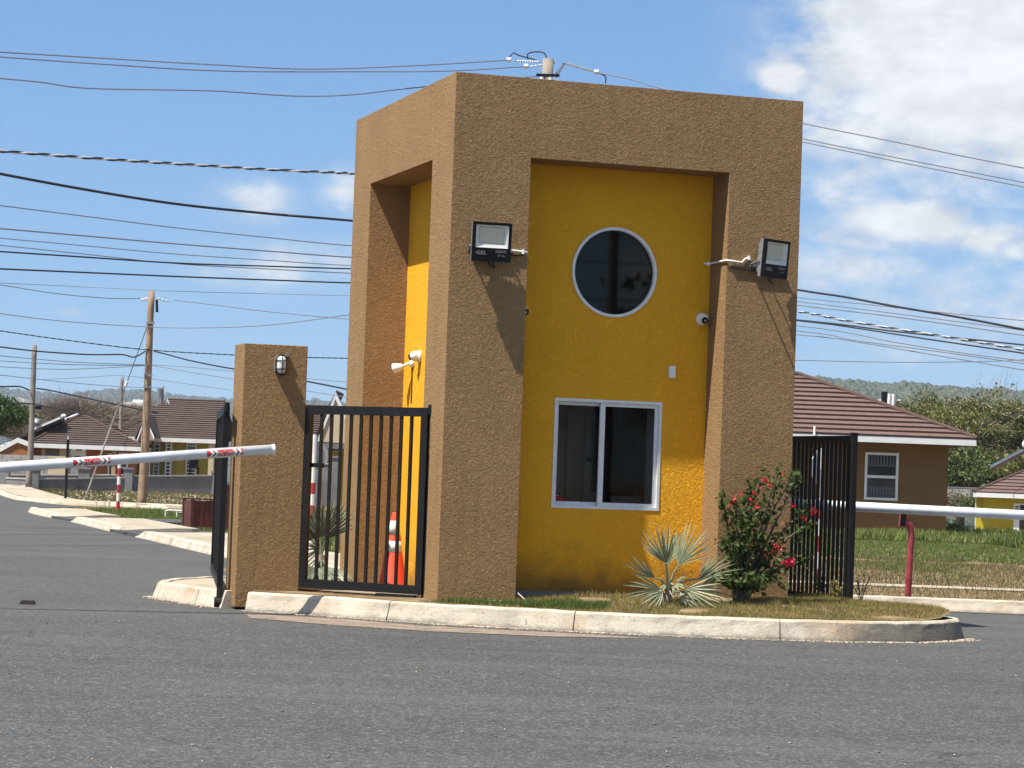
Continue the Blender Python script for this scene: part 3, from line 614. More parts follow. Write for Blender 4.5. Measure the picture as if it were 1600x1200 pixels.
# sliding window
def frame(x0, x1, z0, z1, t, y0, y1):
    mb = MB(); mb.box(x0, x0 + t, y0, y1, z0, z1); mb.box(x1 - t, x1, y0, y1, z0, z1); mb.box(x0 + t, x1 - t, y0, y1, z1 - t, z1); mb.box(x0 + t, x1 - t, y0, y1, z0, z0 + t); return mb
sw = frame(WU0, WU1, WZ0, WZ1, .028, RF - .006, .545).build('window', 'white_frame', gh); sw['label'] = 'sliding window with two tinted panes'
xm = WU0 + .52
for a, b, yy, tnt in ((WU0 + .029, xm + .02, .475, 'clear_glass'), (xm - .045, WU1 - .029, .435, 'tinted_glass')):
    MB_ = frame(a, b, WZ0 + .029, WZ1 - .029, .034, yy, yy + .028); MB_.build('sash', 'white_frame', sw)
    MB().add([(a + .033, yy + .014, WZ0 + .06), (b - .033, yy + .014, WZ0 + .06), (b - .033, yy + .014, WZ1 - .06), (a + .033, yy + .014, WZ1 - .06)], [(0, 1, 2, 3)]).build('pane', tnt, sw)
MB().box(xm - .05, xm + .0, RF + .006, .433, WZ0 + .028, WZ1 - .028).build('mullion', 'white_frame', sw)
# the room behind it
rm = MB(); a, b, c_, d_ = .58, W - .58, .565, D - .58
rm.add([(a, d_ - .01, .3), (b, d_ - .01, .3), (b, d_ - .01, 3.9), (a, d_ - .01, 3.9)], [(0, 1, 2, 3)])
rm.add([(a + .03, c_, .3), (a + .03, d_, .3), (a + .03, d_, 3.9), (a + .03, c_, 3.9)], [(0, 1, 2, 3)])
for y0_, y1_, z0_, z1_ in ((c_, 1.2, .3, 3.9), (2.5, d_, .3, 3.9), (1.2, 2.5, .3, 1.1), (1.2, 2.5, 2.15, 3.9)):  # lining left open at the added side window
    rm.add([(b - .03, y0_, z0_), (b - .03, y1_, z0_), (b - .03, y1_, z1_), (b - .03, y0_, z1_)], [(0, 1, 2, 3)])
rm.add([(a, c_, 2.75), (b, c_, 2.75), (b, d_, 2.75), (a, d_, 2.75)], [(0, 1, 2, 3)])
rm.build('room_lining', 'interior_wall', gh, fix=False)
MB().box(a, b, c_, d_, .26, .31).build('floor', 'interior_floor', gh)
dv = d_ - .06
dr = MB().box(2.50, 2.57, dv, dv + .04, .32, 2.35).box(2.80, 2.87, dv, dv + .04, .32, 2.35).box(2.57, 2.80, dv, dv + .04, 2.25, 2.35).box(2.57, 2.80, dv, dv + .04, .32, 1.22).build('door', 'interior_door', gh)
MB().box(2.57, 2.80, dv + .012, dv + .02, 1.22, 2.25).build('pane', 'window_dark', dr); MB().tube([(2.535, dv - .05, 1.58), (2.535, dv, 1.58)], .025, 10).build('handle', 'lamp_black', dr)
for k in range(4): MB().box(2.58, 2.79, dv - .012, dv, .5 + k * .17, .60 + k * .17).build('louvre', 'interior_door', dr)
MB().box(2.30, 2.335, d_ - .05, d_ - .012, .31, 2.7).build('pilaster', 'interior_wall', gh)
MB().box(WU0 - .05, WU1 + .1, .56, .95, WZ0 + .0, WZ0 + .034).build('counter', 'interior_door', gh)
def local(u, v, z): return Vector((GX + u * math.cos(GA) - v * math.sin(GA), GY + u * math.sin(GA) + v * math.cos(GA), z))
t = thing('bag', 'small red bag on the counter behind the left pane of the sliding window', 'bag', local(1.36, .70, WZ0 + .035), GA)
mbx = MB(); mbx.lathe([(.02, 0), (.085, .005), (.10, .03), (.085, .06), (.04, .075), (.01, .078)], 12); mbx.build('body', 'red_cloth', t, True)
t = thing('desk_clock', 'small grey desk clock standing behind the red bag at the guard window', 'clock', local(1.40, .84, WZ0 + .035), GA)
MB().box(-.045, .045, -.02, .02, 0, .10).build('case', 'lamp_black', t); MB().box(-.035, .035, -.024, -.0205, .055, .09).build('face', 'sign_back', t)
t = thing('office_chair', 'dark office chair inside the guardhouse behind the right tinted pane', 'chair', local(2.35, 1.5, .31), GA)
MB().box(-.22, .22, -.2, .2, .42, .48).build('seat', 'lamp_black', t, bevel=.02); MB().box(-.2, .2, .18, .23, .5, .95).build('backrest', 'lamp_black', t, bevel=.02)
MB().tube([(0, 0, .04), (0, 0, .42)], .03).build('pedestal', 'grey_metal', t)
for k in range(5):
    a_ = k * 1.2566; MB().tube([(0, 0, .09), (.26 * math.cos(a_), .26 * math.sin(a_), .035)], .018, 6).build('leg', 'lamp_black', t)
t = thing('papers', 'pale stack of papers on the counter behind the right tinted pane', 'papers', local(2.12, .78, WZ0 + .035), GA + .2)
MB().box(-.12, .12, -.09, .09, 0, .09).build('sheet_stack', 'sign_white', t)
# dark grey strip put in for the shade line along the front recess foot
MB().box(U1 + .004, U2 - .004, RF - .05, RF - .003, ZB, .285).build('plinth_shade', 'grey_concrete', gh)

# ------------------------------------------------------------------ lamps, cameras, fittings on the walls
FLOOD_TEXT = []
def text_mesh(body, size, m, parent, loc, rot=(math.pi / 2, 0, 0), name='lettering', bold=0.0, sx=1.0):
    cu = bpy.data.curves.new('t', 'FONT'); cu.body = body; cu.size = size; cu.align_x = 'CENTER'; cu.align_y = 'CENTER'; cu.offset = bold; cu.extrude = .0006; cu.resolution_u = 3
    o = bpy.data.objects.new('t', cu); COL.objects.link(o); dg = bpy.context.evaluated_depsgraph_get(); dg.update()
    me = bpy.data.meshes.new_from_object(o.evaluated_get(dg)); bpy.data.objects.remove(o)
    me.materials.clear(); me.materials.append(M[m]); r = bpy.data.objects.new(name, me); COL.objects.link(r); r.parent = parent; r.location = loc; r.rotation_euler = rot; r.scale = (sx, 1, 1)
    return r
def floodlight(label, u, z, stand, yaw, tilt, cable):
    p = local(u, 0, z); t = thing('floodlight', label, 'floodlight', p, GA, 'floodlights on the guardhouse front')
    R = Matrix.Translation((0, -stand, 0)) @ Matrix.Rotation(yaw, 4, 'Z') @ Matrix.Rotation(tilt, 4, 'X')
    def put(mb, name, m, par=t, **k):
        mb.v = [tuple(R @ Vector(v)) for v in mb.v]; return mb.build(name, m, par, **k)
    w, h = .185, .182
    # housing: back case and the black front with its opening
    mb = MB(); mb.box(-w, w, 0, .035, -h, h); mb.box(-w * .8, w * .8, .035, .06, -h * .8, h * .8)
    for k in range(9): mb.box(-w * .78 + k * .034, -w * .78 + k * .034 + .008, .06, .085, -h * .75, h * .75)
    hs = put(mb, 'housing', 'grey_metal')
    x0, x1, z0, z1 = -.155, .155, -.055, .155
    mb = MB(); mb.box(-w, x0, -.03, 0, -h, h); mb.box(x1, w, -.03, 0, -h, h); mb.box(x0, x1, -.03, 0, z1, h); mb.box(x0, x1, -.03, 0, -h, z0)
    fr = put(mb, 'front_frame', 'lamp_black')
    xi, zi0, zi1 = .118, -.012, .138
    mb = MB(); o_ = [(x0, -.028, z0), (x1, -.028, z0), (x1, -.028, z1), (x0, -.028, z1)]; i_ = [(-xi, -.002, zi0), (xi, -.002, zi0), (xi, -.002, zi1), (-xi, -.002, zi1)]
    mb.add(o_ + i_, [(0, 1, 5, 4), (1, 2, 6, 5), (2, 3, 7, 6), (3, 0, 4, 7)]); put(mb, 'reflector', 'reflector', fix=False)
    mb = MB(); mb.box(-xi + .003, xi - .003, -.006, -.0025, zi0 + .003, zi1 - .003); put(mb, 'lamp_board', 'lamp_board')
    mb = MB(); mb.add([(x0, -.0295, z0), (x1, -.0295, z0), (x1, -.0295, z1), (x0, -.0295, z1)], [(0, 1, 2, 3)]); put(mb, 'lens', 'clear_glass', fix=False)
    for body, sz, xx, zz, b in (('GEL', .046, -.098, -.105, .0012), ('100W', .034, .088, -.088, .0006), ('IP 66', .026, .095, -.125, .0)):
        lt = text_mesh(body, sz, 'print_grey' if b else 'grey_metal', t, (0, 0, 0), bold=b, sx=1.0)
        lt.matrix_local = R @ Matrix.Translation((xx, -.0312, zz)) @ Matrix.Rotation(math.pi / 2, 4, 'X') @ Matrix.Diagonal((1.3, 1, 1, 1))
    # yoke back to the wall
    mb = MB(); A = R @ Vector((-w - .012, .02, -.04)); B = R @ Vector((w + .012, .02, -.04))
    for q, sg in ((A, -1), (B, 1)):
        mb.tube([q, (q.x * .92, -.03, q.z - .015)], .010, 6)
    mb.box(A.x * .95, B.x * .95, -.034, -.002, -.075, -.04); mb.build('bracket', 'grey_metal', t)
    loop = [R @ Vector((.03, .06, -h * .7)), R @ Vector((.05, .07, -h - .03)), Vector((.06, -.06, -h - .05)), Vector((.02, -.03, -h - .0)), Vector((-.05, -.012, -.12)), Vector((cable, -.012, -.09))]
    mb = MB(); mb.tube([tuple(p_) for p_ in resample3(loop, 5)], .007, 6); mb.build('cable', 'wire_black', t)
    return t
def resample3(P, k):
    P = [Vector(p) for p in P]; out = []; n = len(P)
    for i in range(n - 1):
        p0, p1, p2, p3 = P[max(i - 1, 0)], P[i], P[i + 1], P[min(i + 2, n - 1)]
        for j in range(k):
            t = j / k; out.append(.5 * ((2 * p1) + (-p0 + p2) * t + (2 * p0 - 5 * p1 + 4 * p2 - p3) * t * t + (-p0 + 3 * p1 - 3 * p2 + p3) * t ** 3))
    out.append(P[-1]); return out
floodlight('square black floodlight facing straight out from the left column of the guardhouse', .355, 3.535, .145, math.radians(-4), math.radians(4), .36)
floodlight('square black floodlight turned outwards on the right column of the guardhouse', 3.19, 3.545, .19, math.radians(27), math.radians(5), -.36)
def conduit(label, pts):
    t = thing('conduit', label, 'conduit', local(*pts[0]), 0); o = local(*pts[0]); P = [local(*p) - o for p in pts]
    mb = MB(); mb.tube([tuple(p) for p in P], .0095, 8); mb.build('pipe', 'white_plastic', t, True)
    for i in (1, len(P) - 2):
        mb = MB(); q = P[i]; mb.box(q.x - .012, q.x + .012, q.y - .014, q.y + .014, q.z - .02, q.z + .02); mb.build('clip', 'white_plastic', t)
conduit('short straight white conduit from the left floodlight to the edge of its column', [(.53, -.014, 3.485), (.58, -.014, 3.482), (.66, -.014, 3.478), (.71, -.014, 3.475), (.757, -.014, 3.472)])
conduit('bent white conduit running from the yellow wall round the right column to its floodlight', [(2.70, RF - .014, 3.508), (2.752, RF - .016, 3.51), (2.762, RF - .06, 3.512), (2.762, .16, 3.515), (2.764, -.012, 3.518), (2.84, -.014, 3.515), (2.93, -.014, 3.505), (2.965, -.014, 3.545), (3.0, -.016, 3.555), (3.03, -.02, 3.53)])
def dome_camera(label, origin, rz, look):
    t = thing('security_camera', label, 'security camera', origin, rz, 'white dome cameras on the guardhouse')
    Rm = Matrix.Rotation(math.pi / 2, 4, 'X')
    MB().lathe([(.062, 0), (.062, .022), (.055, .034)], 24, Rm).build('mount', 'white_plastic', t, True)
    c = Vector((0, -.060, 0)); mb = MB(); prof = [(.052 * math.sin(a), -.052 * math.cos(a)) for a in np.linspace(.02, math.pi - .02, 14)]
    mb.lathe(prof, 20, Matrix.Translation(c)); mb.build('dome', 'white_plastic', t, True)
    d = Vector(look).normalized(); q = d.to_track_quat('Z', 'Y').to_matrix().to_4x4()
    MB().lathe([(.034, .0), (.034, .056), (.030, .060), (.026, .054), (.002, .050)], 18, Matrix.Translation(c) @ q).build('lens', 'lens_black', t, True)
dome_camera('white dome camera on the yellow wall beside the right column', local(2.703, RF, 2.965), GA, (-.1, -1, -.35))
dome_camera('white dome camera half hidden behind the left column on the yellow wall', local(.845, RF, 2.945), GA, (.5, -1, -.3))
dome_camera('white dome camera on the sunny yellow side wall facing the gate', local(RL, 2.44, 2.56), GA - math.pi / 2, (-.55, -1, -.3))
t = thing('sensor_light', 'white sensor lamp with one round head on the sunny yellow side wall', 'lamp', local(RL, 2.70, 2.50), GA - math.pi / 2)
MB().lathe([(.05, 0), (.05, .02), (.03, .035)], 16, Matrix.Rotation(math.pi / 2, 4, 'X')).build('mount', 'white_plastic', t, True)
MB().tube([(0, -.03, 0), (-.03, -.07, -.02), (-.06, -.11, -.045)], .014, 8).build('arm', 'white_plastic', t, True)
q = Vector((-.7, -1, -.25)).normalized().to_track_quat('Z', 'Y').to_matrix().to_4x4()
MB().lathe([(.02, -.02), (.038, .0), (.05, .07), (.052, .085)], 18, Matrix.Translation((-.06, -.11, -.045)) @ q).build('head', 'white_plastic', t, True)
MB().lathe([(.048, .086), (.03, .094), (.002, .096)], 18, Matrix.Translation((-.06, -.11, -.045)) @ q).build('lens', 'bulb_cream', t, True)
MB().tube([(0, -.012, -.03), (.0, -.008, -.2), (.004, -.008, -.42)], .006, 6).build('cable', 'wire_black', t)
t = thing('junction_box', 'flat white junction box on the yellow wall above the sliding window', 'box', local(2.41, RF, 2.437), GA)
MB().box(-.034, .034, -.022, 0, -.058, .058).build('cover', 'white_plastic', t, bevel=.004)
t = thing('pipe', 'thin yellowed pipe standing against the sunny yellow side wall behind the cone', 'pipe', local(RL - .02, 1.45, .19), GA)
MB().tube([(0, 0, 0), (0, 0, .62), (-.01, -.06, .66)], .016, 8).build('tube', 'cream_wall', t, True)

# ------------------------------------------------------------------ gate pillar with its lamp
PX, PY = -2.585, 24.44
pil = thing('gate_pillar', 'brown stucco gate pillar standing alone left of the guardhouse', 'pillar', (PX, PY, 0), GA)
MB().box(0, .625, 0, .46, .02, 2.558).build('wall', 'brown_stucco', pil, bevel=.008)
t = thing('bulkhead_lamp', 'oval grey bulkhead lamp with a wire cage near the top of the gate pillar', 'lamp', Vector((PX, PY, 2.362)) + Vector((math.cos(GA), math.sin(GA), 0)) * .355, GA)
def stadium(rx, rz, y, n=28):
    out = []
    for k in range(n):
        a = 2 * math.pi * k / n; out.append((rx * math.cos(a), y, rx * math.sin(a) + (rz - rx) * (1 if math.sin(a) > 1e-6 else -1 if math.sin(a) < -1e-6 else 0)))
    return out
def loft(rings):
    mb = MB(); n = len(rings[0]); vs = [p for r in rings for p in r]; fs = []
    for i in range(len(rings) - 1):
        for k in range(n): k2 = (k + 1) % n; fs.append((i * n + k, i * n + k2, (i + 1) * n + k2, (i + 1) * n + k))
    fs.append(tuple(reversed(range(n)))); fs.append(tuple((len(rings) - 1) * n + k for k in range(n))); return mb.add(vs, fs)
loft([stadium(.058, .102, 0), stadium(.058, .102, -.03), stadium(.050, .094, -.042)]).build('body', 'grey_metal', t)
loft([stadium(.045, .088, -.043), stadium(.043, .085, -.075), stadium(.03, .07, -.098), stadium(.012, .03, -.106)]).build('lens', 'lens_milky', t, True)
mb = MB()
for zz in (-.04, .04): mb.tube([(-.052, -.035, zz), (-.046, -.08, zz), (-.02, -.112, zz), (.02, -.112, zz), (.046, -.08, zz), (.052, -.035, zz)], .0045, 5)
mb.tube([(0, -.035, .098), (0, -.095, .075), (0, -.116, .02), (0, -.116, -.02), (0, -.095, -.075), (0, -.035, -.098)], .0045, 5)
st = stadium(.053, .097, -.05); mb.tube(st + [st[0]], .006, 5, caps=False); mb.build('cage', 'lamp_black', t)
mb = MB().box(.045, .075, -.03, 0, .085, .115); mb.build('cable_box', 'grey_metal', t)

# ------------------------------------------------------------------ gates
def gate(label, hinge, free, z0, z1, pitch, bar_w, bar_d, stile, rail, latch=True, group=None, first_free=0.0):
    h = Vector(hinge); f = Vector(free); d = f - h; L_ = d.length; ang = math.atan2(d.y, d.x)
    t = thing('gate', label, 'gate', (h.x, h.y, 0), ang, group)
    mb = MB(); th = stile[1]
    mb.box(0, stile[0], -th / 2, th / 2, z0, z1).box(L_ - stile[0], L_, -th / 2, th / 2, z0, z1)
    mb.box(stile[0], L_ - stile[0], -th / 2, th / 2, z1 - rail, z1 - .001).box(stile[0], L_ - stile[0], -th / 2, th / 2, z0 + .001, z0 + rail)
    mb.build('frame', 'black_paint', t)
    n = max(1, int(round((L_ - 2 * stile[0]) / pitch)) - 1); w = (L_ - 2 * stile[0]) / (n + 1)
    b0 = MB().box(-bar_w / 2, bar_w / 2, -bar_d / 2, bar_d / 2, z0 + rail - .002, z1 - rail + .002).build('bar', 'black_paint', t); b0.location = (stile[0] + w, 0, 0)
    for k in range(1, n): twin(b0, t, (stile[0] + w * (k + 1), 0, 0))
    hg = MB().tube([(-.02, 0, z1 - .06), (-.02, 0, z1 + .03)], .026, 10).box(-.05, .02, -.012, .012, z1 - .035, z1 - .01).build('hinge', 'black_paint', t)
    if latch: MB().box(L_ - .2, L_ - .01, -.045, -.02, z0 + (z1 - z0) * .66, z0 + (z1 - z0) * .66 + .042).build('latch', 'black_paint', t)
    return t, L_, ang
fg, L_, ang = gate('small black barred gate hung between the brown pillar and the guardhouse', (-.775, 24.0), (-1.985, 24.66), .222, 1.987, .11, .027, .027, (.072, .05), .085)
MB().tube([(-.035, -.0, 1.99), (-.02, 0, .25)], .012, 6).build('hinge_rod', 'black_paint', fg)
MB().box(.08, .5, -.03, .03, .185, .215).build('threshold', 'black_paint', fg)
fg_last, _, _ = gate('long black driveway gate swung open behind the left side of the pillar', (-2.752, 24.62), (-3.262, 28.45), .19, 1.955, .115, .025, .025, (.07, .06), .085, False)
lg = fg_last
MB().tube([(-.02, -.05, .055), (-.02, .05, .055)], .05, 14).box(-.05, .01, -.03, .03, .05, .2).build('wheel', 'rubber', lg)
gate('tall black gate with close upright bars standing open beside the bougainvillea', (3.345, 24.88), (2.34, 28.03), .235, 1.885, .1, .022, .027, (.055, .045), .06, False)
t = thing('gate_post', 'black square post that carries the open gate near the red bougainvillea', 'post', (3.362, 24.82, 0), GA)
MB().box(-.024, .024, -.03, .03, .15, 1.9).build('shaft', 'black_paint', t, bevel=.004); MB().box(-.028, .028, -.034, .034, 1.9, 1.912).build('cap', 'black_paint', t)

# ------------------------------------------------------------------ traffic cone
t = thing('traffic_cone', 'orange traffic cone with two white bands behind the barred gate', 'traffic cone', (-1.115, 25.28, .185), .3)
MB().box(-.18, .18, -.18, .18, 0, .03).build('base', 'cone_orange', t, bevel=.01)
cone_r = lambda z: .142 - (z - .03) / .74 * .112
MB().lathe([(cone_r(.03) + .01, .03), (cone_r(.05), .05), (cone_r(.77), .77), (cone_r(.78) - .004, .782)], 28).build('body', 'cone_orange', t, True)
for a_, b_ in ((.39, .50), (.56, .70)): MB().lathe([(cone_r(a_) + .002, a_), (cone_r(b_) + .002, b_)], 28).build('band', 'cone_white', t, True)

# ------------------------------------------------------------------ barriers
def sticker(parent, arm_r, x0, flip=1):
    """red wrap with white chevrons and lettering, bent round the arm (arm runs along local x)"""
    def wrap(x, s): th = s / arm_r; return (x, -(arm_r + .0008) * math.cos(th), (arm_r + .0008) * math.sin(th))
    def band(poly, m, name, lift=0.0):
        mb = MB(); n = 6; (xa, sa), (xb, sb), (xc, sc), (xd, sd) = poly; vs = []; fs = []; m_ = 4
        for i in range(n + 1):
            for j in range(m_ + 1):
                u = i / n; w = j / m_; x = (xa * (1 - u) + xb * u) * (1 - w) + (xd * (1 - u) + xc * u) * w; s_ = (sa * (1 - u) + sb * u) * (1 - w) + (sd * (1 - u) + sc * u) * w
                p = wrap(x, s_); k = 1 + lift / arm_r; vs.append((p[0], p[1] * k, p[2] * k))
        for i in range(n):
            for j in range(m_): a = i * (m_ + 1) + j; fs.append((a, a + m_ + 1, a + m_ + 2, a + 1))
        mb.add(vs, fs); return mb.build(name, m, parent, fix=False)
    Ls, h = .335, .030
    band([(x0, -h), (x0 + Ls, -h), (x0 + Ls, h), (x0, h)], 'sticker_red', 'sticker')
    for cx, m in ((.022, 'post_white'), (.050, 'sticker_black'), (.064, 'post_white'), (Ls - .098, 'post_white'), (Ls - .070, 'sticker_black'), (Ls - .056, 'post_white')):
        c = x0 + cx; wd = .013 if m == 'sticker_black' else .026
        for sg in (-1, 1): band([(c, sg * h), (c + wd, sg * h), (c + wd + .024, 0), (c + .024, 0)], m, 'chevron', .0006)
    lt = text_mesh('quiko', .066, 'post_white', parent, (0, 0, 0), bold=.0022)
    me = lt.data
    for v in me.vertices:
        p = wrap(x0 + Ls / 2 + v.co.x * 1.12, v.co.y * .95); k = 1 + .0016 / arm_r; v.co = (p[0], p[1] * k, p[2] * k)
    lt.rotation_euler = (0, 0, 0)
def barrier(label, tip, butt, r, stickers, group):
    a = Vector(tip); b = Vector(butt); d = (a - b); Lb = d.length
    t = thing('boom_barrier', label, 'boom barrier', b, 0, group)
    t.rotation_mode = 'QUATERNION'; x = d.normalized(); y = Vector((0, 0, 1)).cross(x).normalized(); z = x.cross(y); t.rotation_quaternion = Matrix((x, y, z)).transposed().to_quaternion()
    MB().tube([(0, 0, 0), (Lb * .5, 0, 0), (Lb - .03, 0, 0)], r, 24).build('tube', 'aluminium_white', t, True).data.shade_flat()
    for p in t.children[0].data.polygons: p.use_smooth = len(p.vertices) == 4
    MB().tube([(Lb - .03, 0, 0), (Lb - .004, 0, 0), (Lb, 0, 0)], [r + .002, r + .002, r - .008], 24).build('end_cap', 'white_plastic', t)
    for s in stickers: sticker(t, r, Lb - s)
    return t
LT = Vector((-2.175, 23.6, 1.542)); LP = Vector((-4.6, 23, 1.284)); LB = LP + (LP - LT) * 1.1
barrier('white barrier arm with red stickers tilted up in front of the brown pillar', LT, LB, .046, (.64, 1.86, 2.9), 'barrier arms')
def cabinet(label, base):
    t = thing('barrier_cabinet', label, 'cabinet', base, 0)
    MB().box(-.17, .17, -.15, .15, 0, 1.1).build('case', 'post_white', t, bevel=.015); MB().box(-.12, .12, -.155, -.151, .3, .95).build('door', 'white_frame', t)
    MB().tube([(.0, -.22, .93), (.0, -.15, .93)], .06, 16).build('hub', 'grey_metal', t)
cabinet('white barrier cabinet beyond the left edge of the road', (LB.x - .05, LB.y + .30, LB.z - .93))
RT = Vector((1.9, 28.62, 1.19)); RP = Vector((5.795, 28.55, 1.133)); RB = RP + (RP - RT) * .35
barrier('plain white barrier arm lying level across the lane right of the guardhouse', RT, RB, .055, (), 'barrier arms')
cabinet('white barrier cabinet at the hinge of the level right arm', (RB.x + .05, RB.y + .3, .0))

# card reader on a bent red post
bp_ = Vector((4.69, 29.62, .10))
t = thing('card_reader_post', 'faded red gooseneck post with a small black card reader right of the gate', 'card reader', bp_, 0)
top = [(0, 0, 0), (.012, 0, .5), (.02, 0, .70), (.018, 0, .78), (-.01, -.01, .86), (-.055, -.02, .90)]
MB().tube([tuple(p) for p in resample3(top, 5)], .038, 12).build('pole', 'reader_red', t, True)
MB().tube([(0, 0, 0), (0, 0, .03)], .05, 12).build('foot', 'stone_grey', t)
R_ = Matrix.Translation((-.085, -.03, .915)) @ Matrix.Rotation(.08, 4, 'Y')
mb = MB().box(-.045, .045, -.03, .04, -.075, .085); mb.v = [tuple(R_ @ Vector(v)) for v in mb.v]; mb.build('housing', 'reader_red', t, bevel=.006)
mb = MB().box(-.04, .025, -.036, -.031, -.065, .075); mb.v = [tuple(R_ @ Vector(v)) for v in mb.v]; mb.build('reader', 'lamp_black', t)

# striped posts with octagon signs, seen from behind
def striped_post(label, base, h, r, first_white, n, oct_r=None, oct_yaw=0.0, oct_z=0.0, sign_m='sign_back', group='red and white striped posts'):
    t = thing('sign_post' if oct_r else 'marker_post', label, 'sign post' if oct_r else 'marker post', base, 0, group)
    MB().tube([(0, 0, h - first_white), (0, 0, h)], r, 10).build('top', 'post_white', t)
    hb = (h - first_white) / n
    for k in range(n):
        MB().tube([(0, 0, k * hb), (0, 0, (k + 1) * hb)], r, 10).build('stripe', 'post_red' if (n - k) % 2 else 'post_white', t)
    if oct_r:
        P = [(oct_r * math.cos(math.pi / 8 + k * math.pi / 4), 0, oct_r * math.sin(math.pi / 8 + k * math.pi / 4)) for k in range(8)]
        Rm = Matrix.Translation((0, 0, oct_z)) @ Matrix.Rotation(oct_yaw, 4, 'Z')
        mb = MB().prism([tuple(Rm @ (Vector(p) + Vector((0, r + .005, 0)))) for p in P], Rm.to_3x3() @ Vector((0, .006, 0))); mb.build('sign_panel', sign_m, t)
    return t
striped_post('red and white striped post carrying a grey octagon sign behind the barred gate', (-3.241, 42.2, 0), 1.92, .042, .80, 6, .25, .1, 1.58)
striped_post('red and white striped post with a white octagon sign seen through the open right gate', (4.1, 33.5, 0.073), 1.80, .04, .72, 5, .24, 1.15, 1.55, 'sign_white')
striped_post('thin red and white striped marker post on the grass before the low wall', (-11.801, 77.1, -0.129), 1.5, .055, .25, 5)
t = thing('black_post', 'thin black post standing on the rubble left of the guy wire', 'post', Vector((-15.658, 90.1, -0.181)), 0)
MB().tube([(0, 0, 0), (0, 0, 1.3), (.01, 0, 2.2)], [.05, .05, .05], 8).build('shaft', 'black_paint', t); MB().tube([(.01, 0, 2.2), (.01, 0, 2.32)], .02, 6).build('tip', 'post_white', t)

# wooden litter bin on the verge
bb = Vector((-6.617, 55.8, -0.044))
t = thing('planter_box', 'dark red planter box of upright wooden boards on the grass', 'planter', bb, .42)
bw, bd, bh = .40, .30, .60
for x in (-bw, bw):
    for y in (-bd, bd): MB().box(x - .035, x + .035, y - .035, y + .035, 0, bh + .02).build('corner_post', 'dark_red_wood', t)
nb = 6
b0 = None
for side in (-1, 1):
    for k in range(nb):
        x0 = -bw + .04 + k * (2 * bw - .08) / nb
        o = MB().box(x0 + .004, x0 + (2 * bw - .08) / nb - .004, side * bd - .012, side * bd + .012, .03 + rng.uniform(0, .015), bh - rng.uniform(0, .015)).build('board', 'red_wood', t)
for side in (-1, 1):
    for k in range(4):
        y0 = -bd + .04 + k * (2 * bd - .08) / 4
        MB().box(side * bw - .012, side * bw + .012, y0 + .004, y0 + (2 * bd - .08) / 4 - .004, .03, bh).build('board', 'dark_red_wood', t)
MB().box(-bw + .02, bw - .02, -bd + .02, bd - .02, .02, bh - .05).build('filling', 'soil', t)
for y in (-bd, bd): MB().box(-bw - .04, bw + .04, y - .04, y + .04, bh + .0205, bh + .045).build('rim', 'dark_red_wood', t)
t = thing('lid', 'dark red wooden lid leaning up behind the planter box', 'lid', bb + Vector((.30, .45, .62)), .42)
mb = MB().box(-.2, .2, -.02, .02, 0, .34); mb.v = [(x + z * .5, y, z) for x, y, z in mb.v]; mb.build('board', 'dark_red_wood', t)
t = thing('bent_pipe', 'low bent white pipe frame standing in the grass left of the planter', 'pipe', (-8.819, 67.8, -0.093), .1)
mb = MB(); mb.tube([(-.28, 0, 0), (-.28, 0, .16), (-.2, 0, .18), (.35, 0, .17), (.9, 0, .16)], .022, 6); mb.tube([(.02, 0, 0), (.02, 0, .17)], .02, 6); mb.build('tube', 'post_white', t)

# little things on the ground
t = thing('rubber_block', 'small black rubber block lying on the road near the left edge', 'rubber block', (-4.497, 24.059, 0), -.05)
MB().prism([(-.075, -.03, 0), (.075, -.03, 0), (.055, -.02, .035), (-.055, -.02, .035)], (0, .06, 0)).build('block', 'rubber', t)
t = thing('pipe_offcut', 'short white pipe offcut lying in the grass by the kerb', 'pipe offcut', local(.0 + .48, -.22, .21), GA + .08); MB().tube([(-.085, 0, 0), (.085, 0, 0)], .014, 8).build('tube', 'post_white', t)
t = thing('stick', 'thin pale stick leaning against the foot of the left column', 'stick', local(.80, -.12, .2), GA - .3); MB().tube([(-.05, .12, .08), (.05, -.02, -.005)], .008, 6).build('wood', 'pale_bark', t)
for i, (px_, r_) in enumerate((((3.633, 23.073, 0), .045),)):
    t = thing('stone', 'pale stone lying on the asphalt under the rounded kerb end', 'stone', px_, .3)
    bm = bmesh.new(); bmesh.ops.create_icosphere(bm, subdivisions=2, radius=r_)
    for v in bm.verts: v.co *= 1 + .35 * mn.noise(v.co * 30); v.co.z *= .7
    me = bpy.data.meshes.new('lump'); bm.to_mesh(me); bm.free(); me.materials.append(M['stone_pale']); o = bpy.data.objects.new('lump', me); COL.objects.link(o); o.parent = t

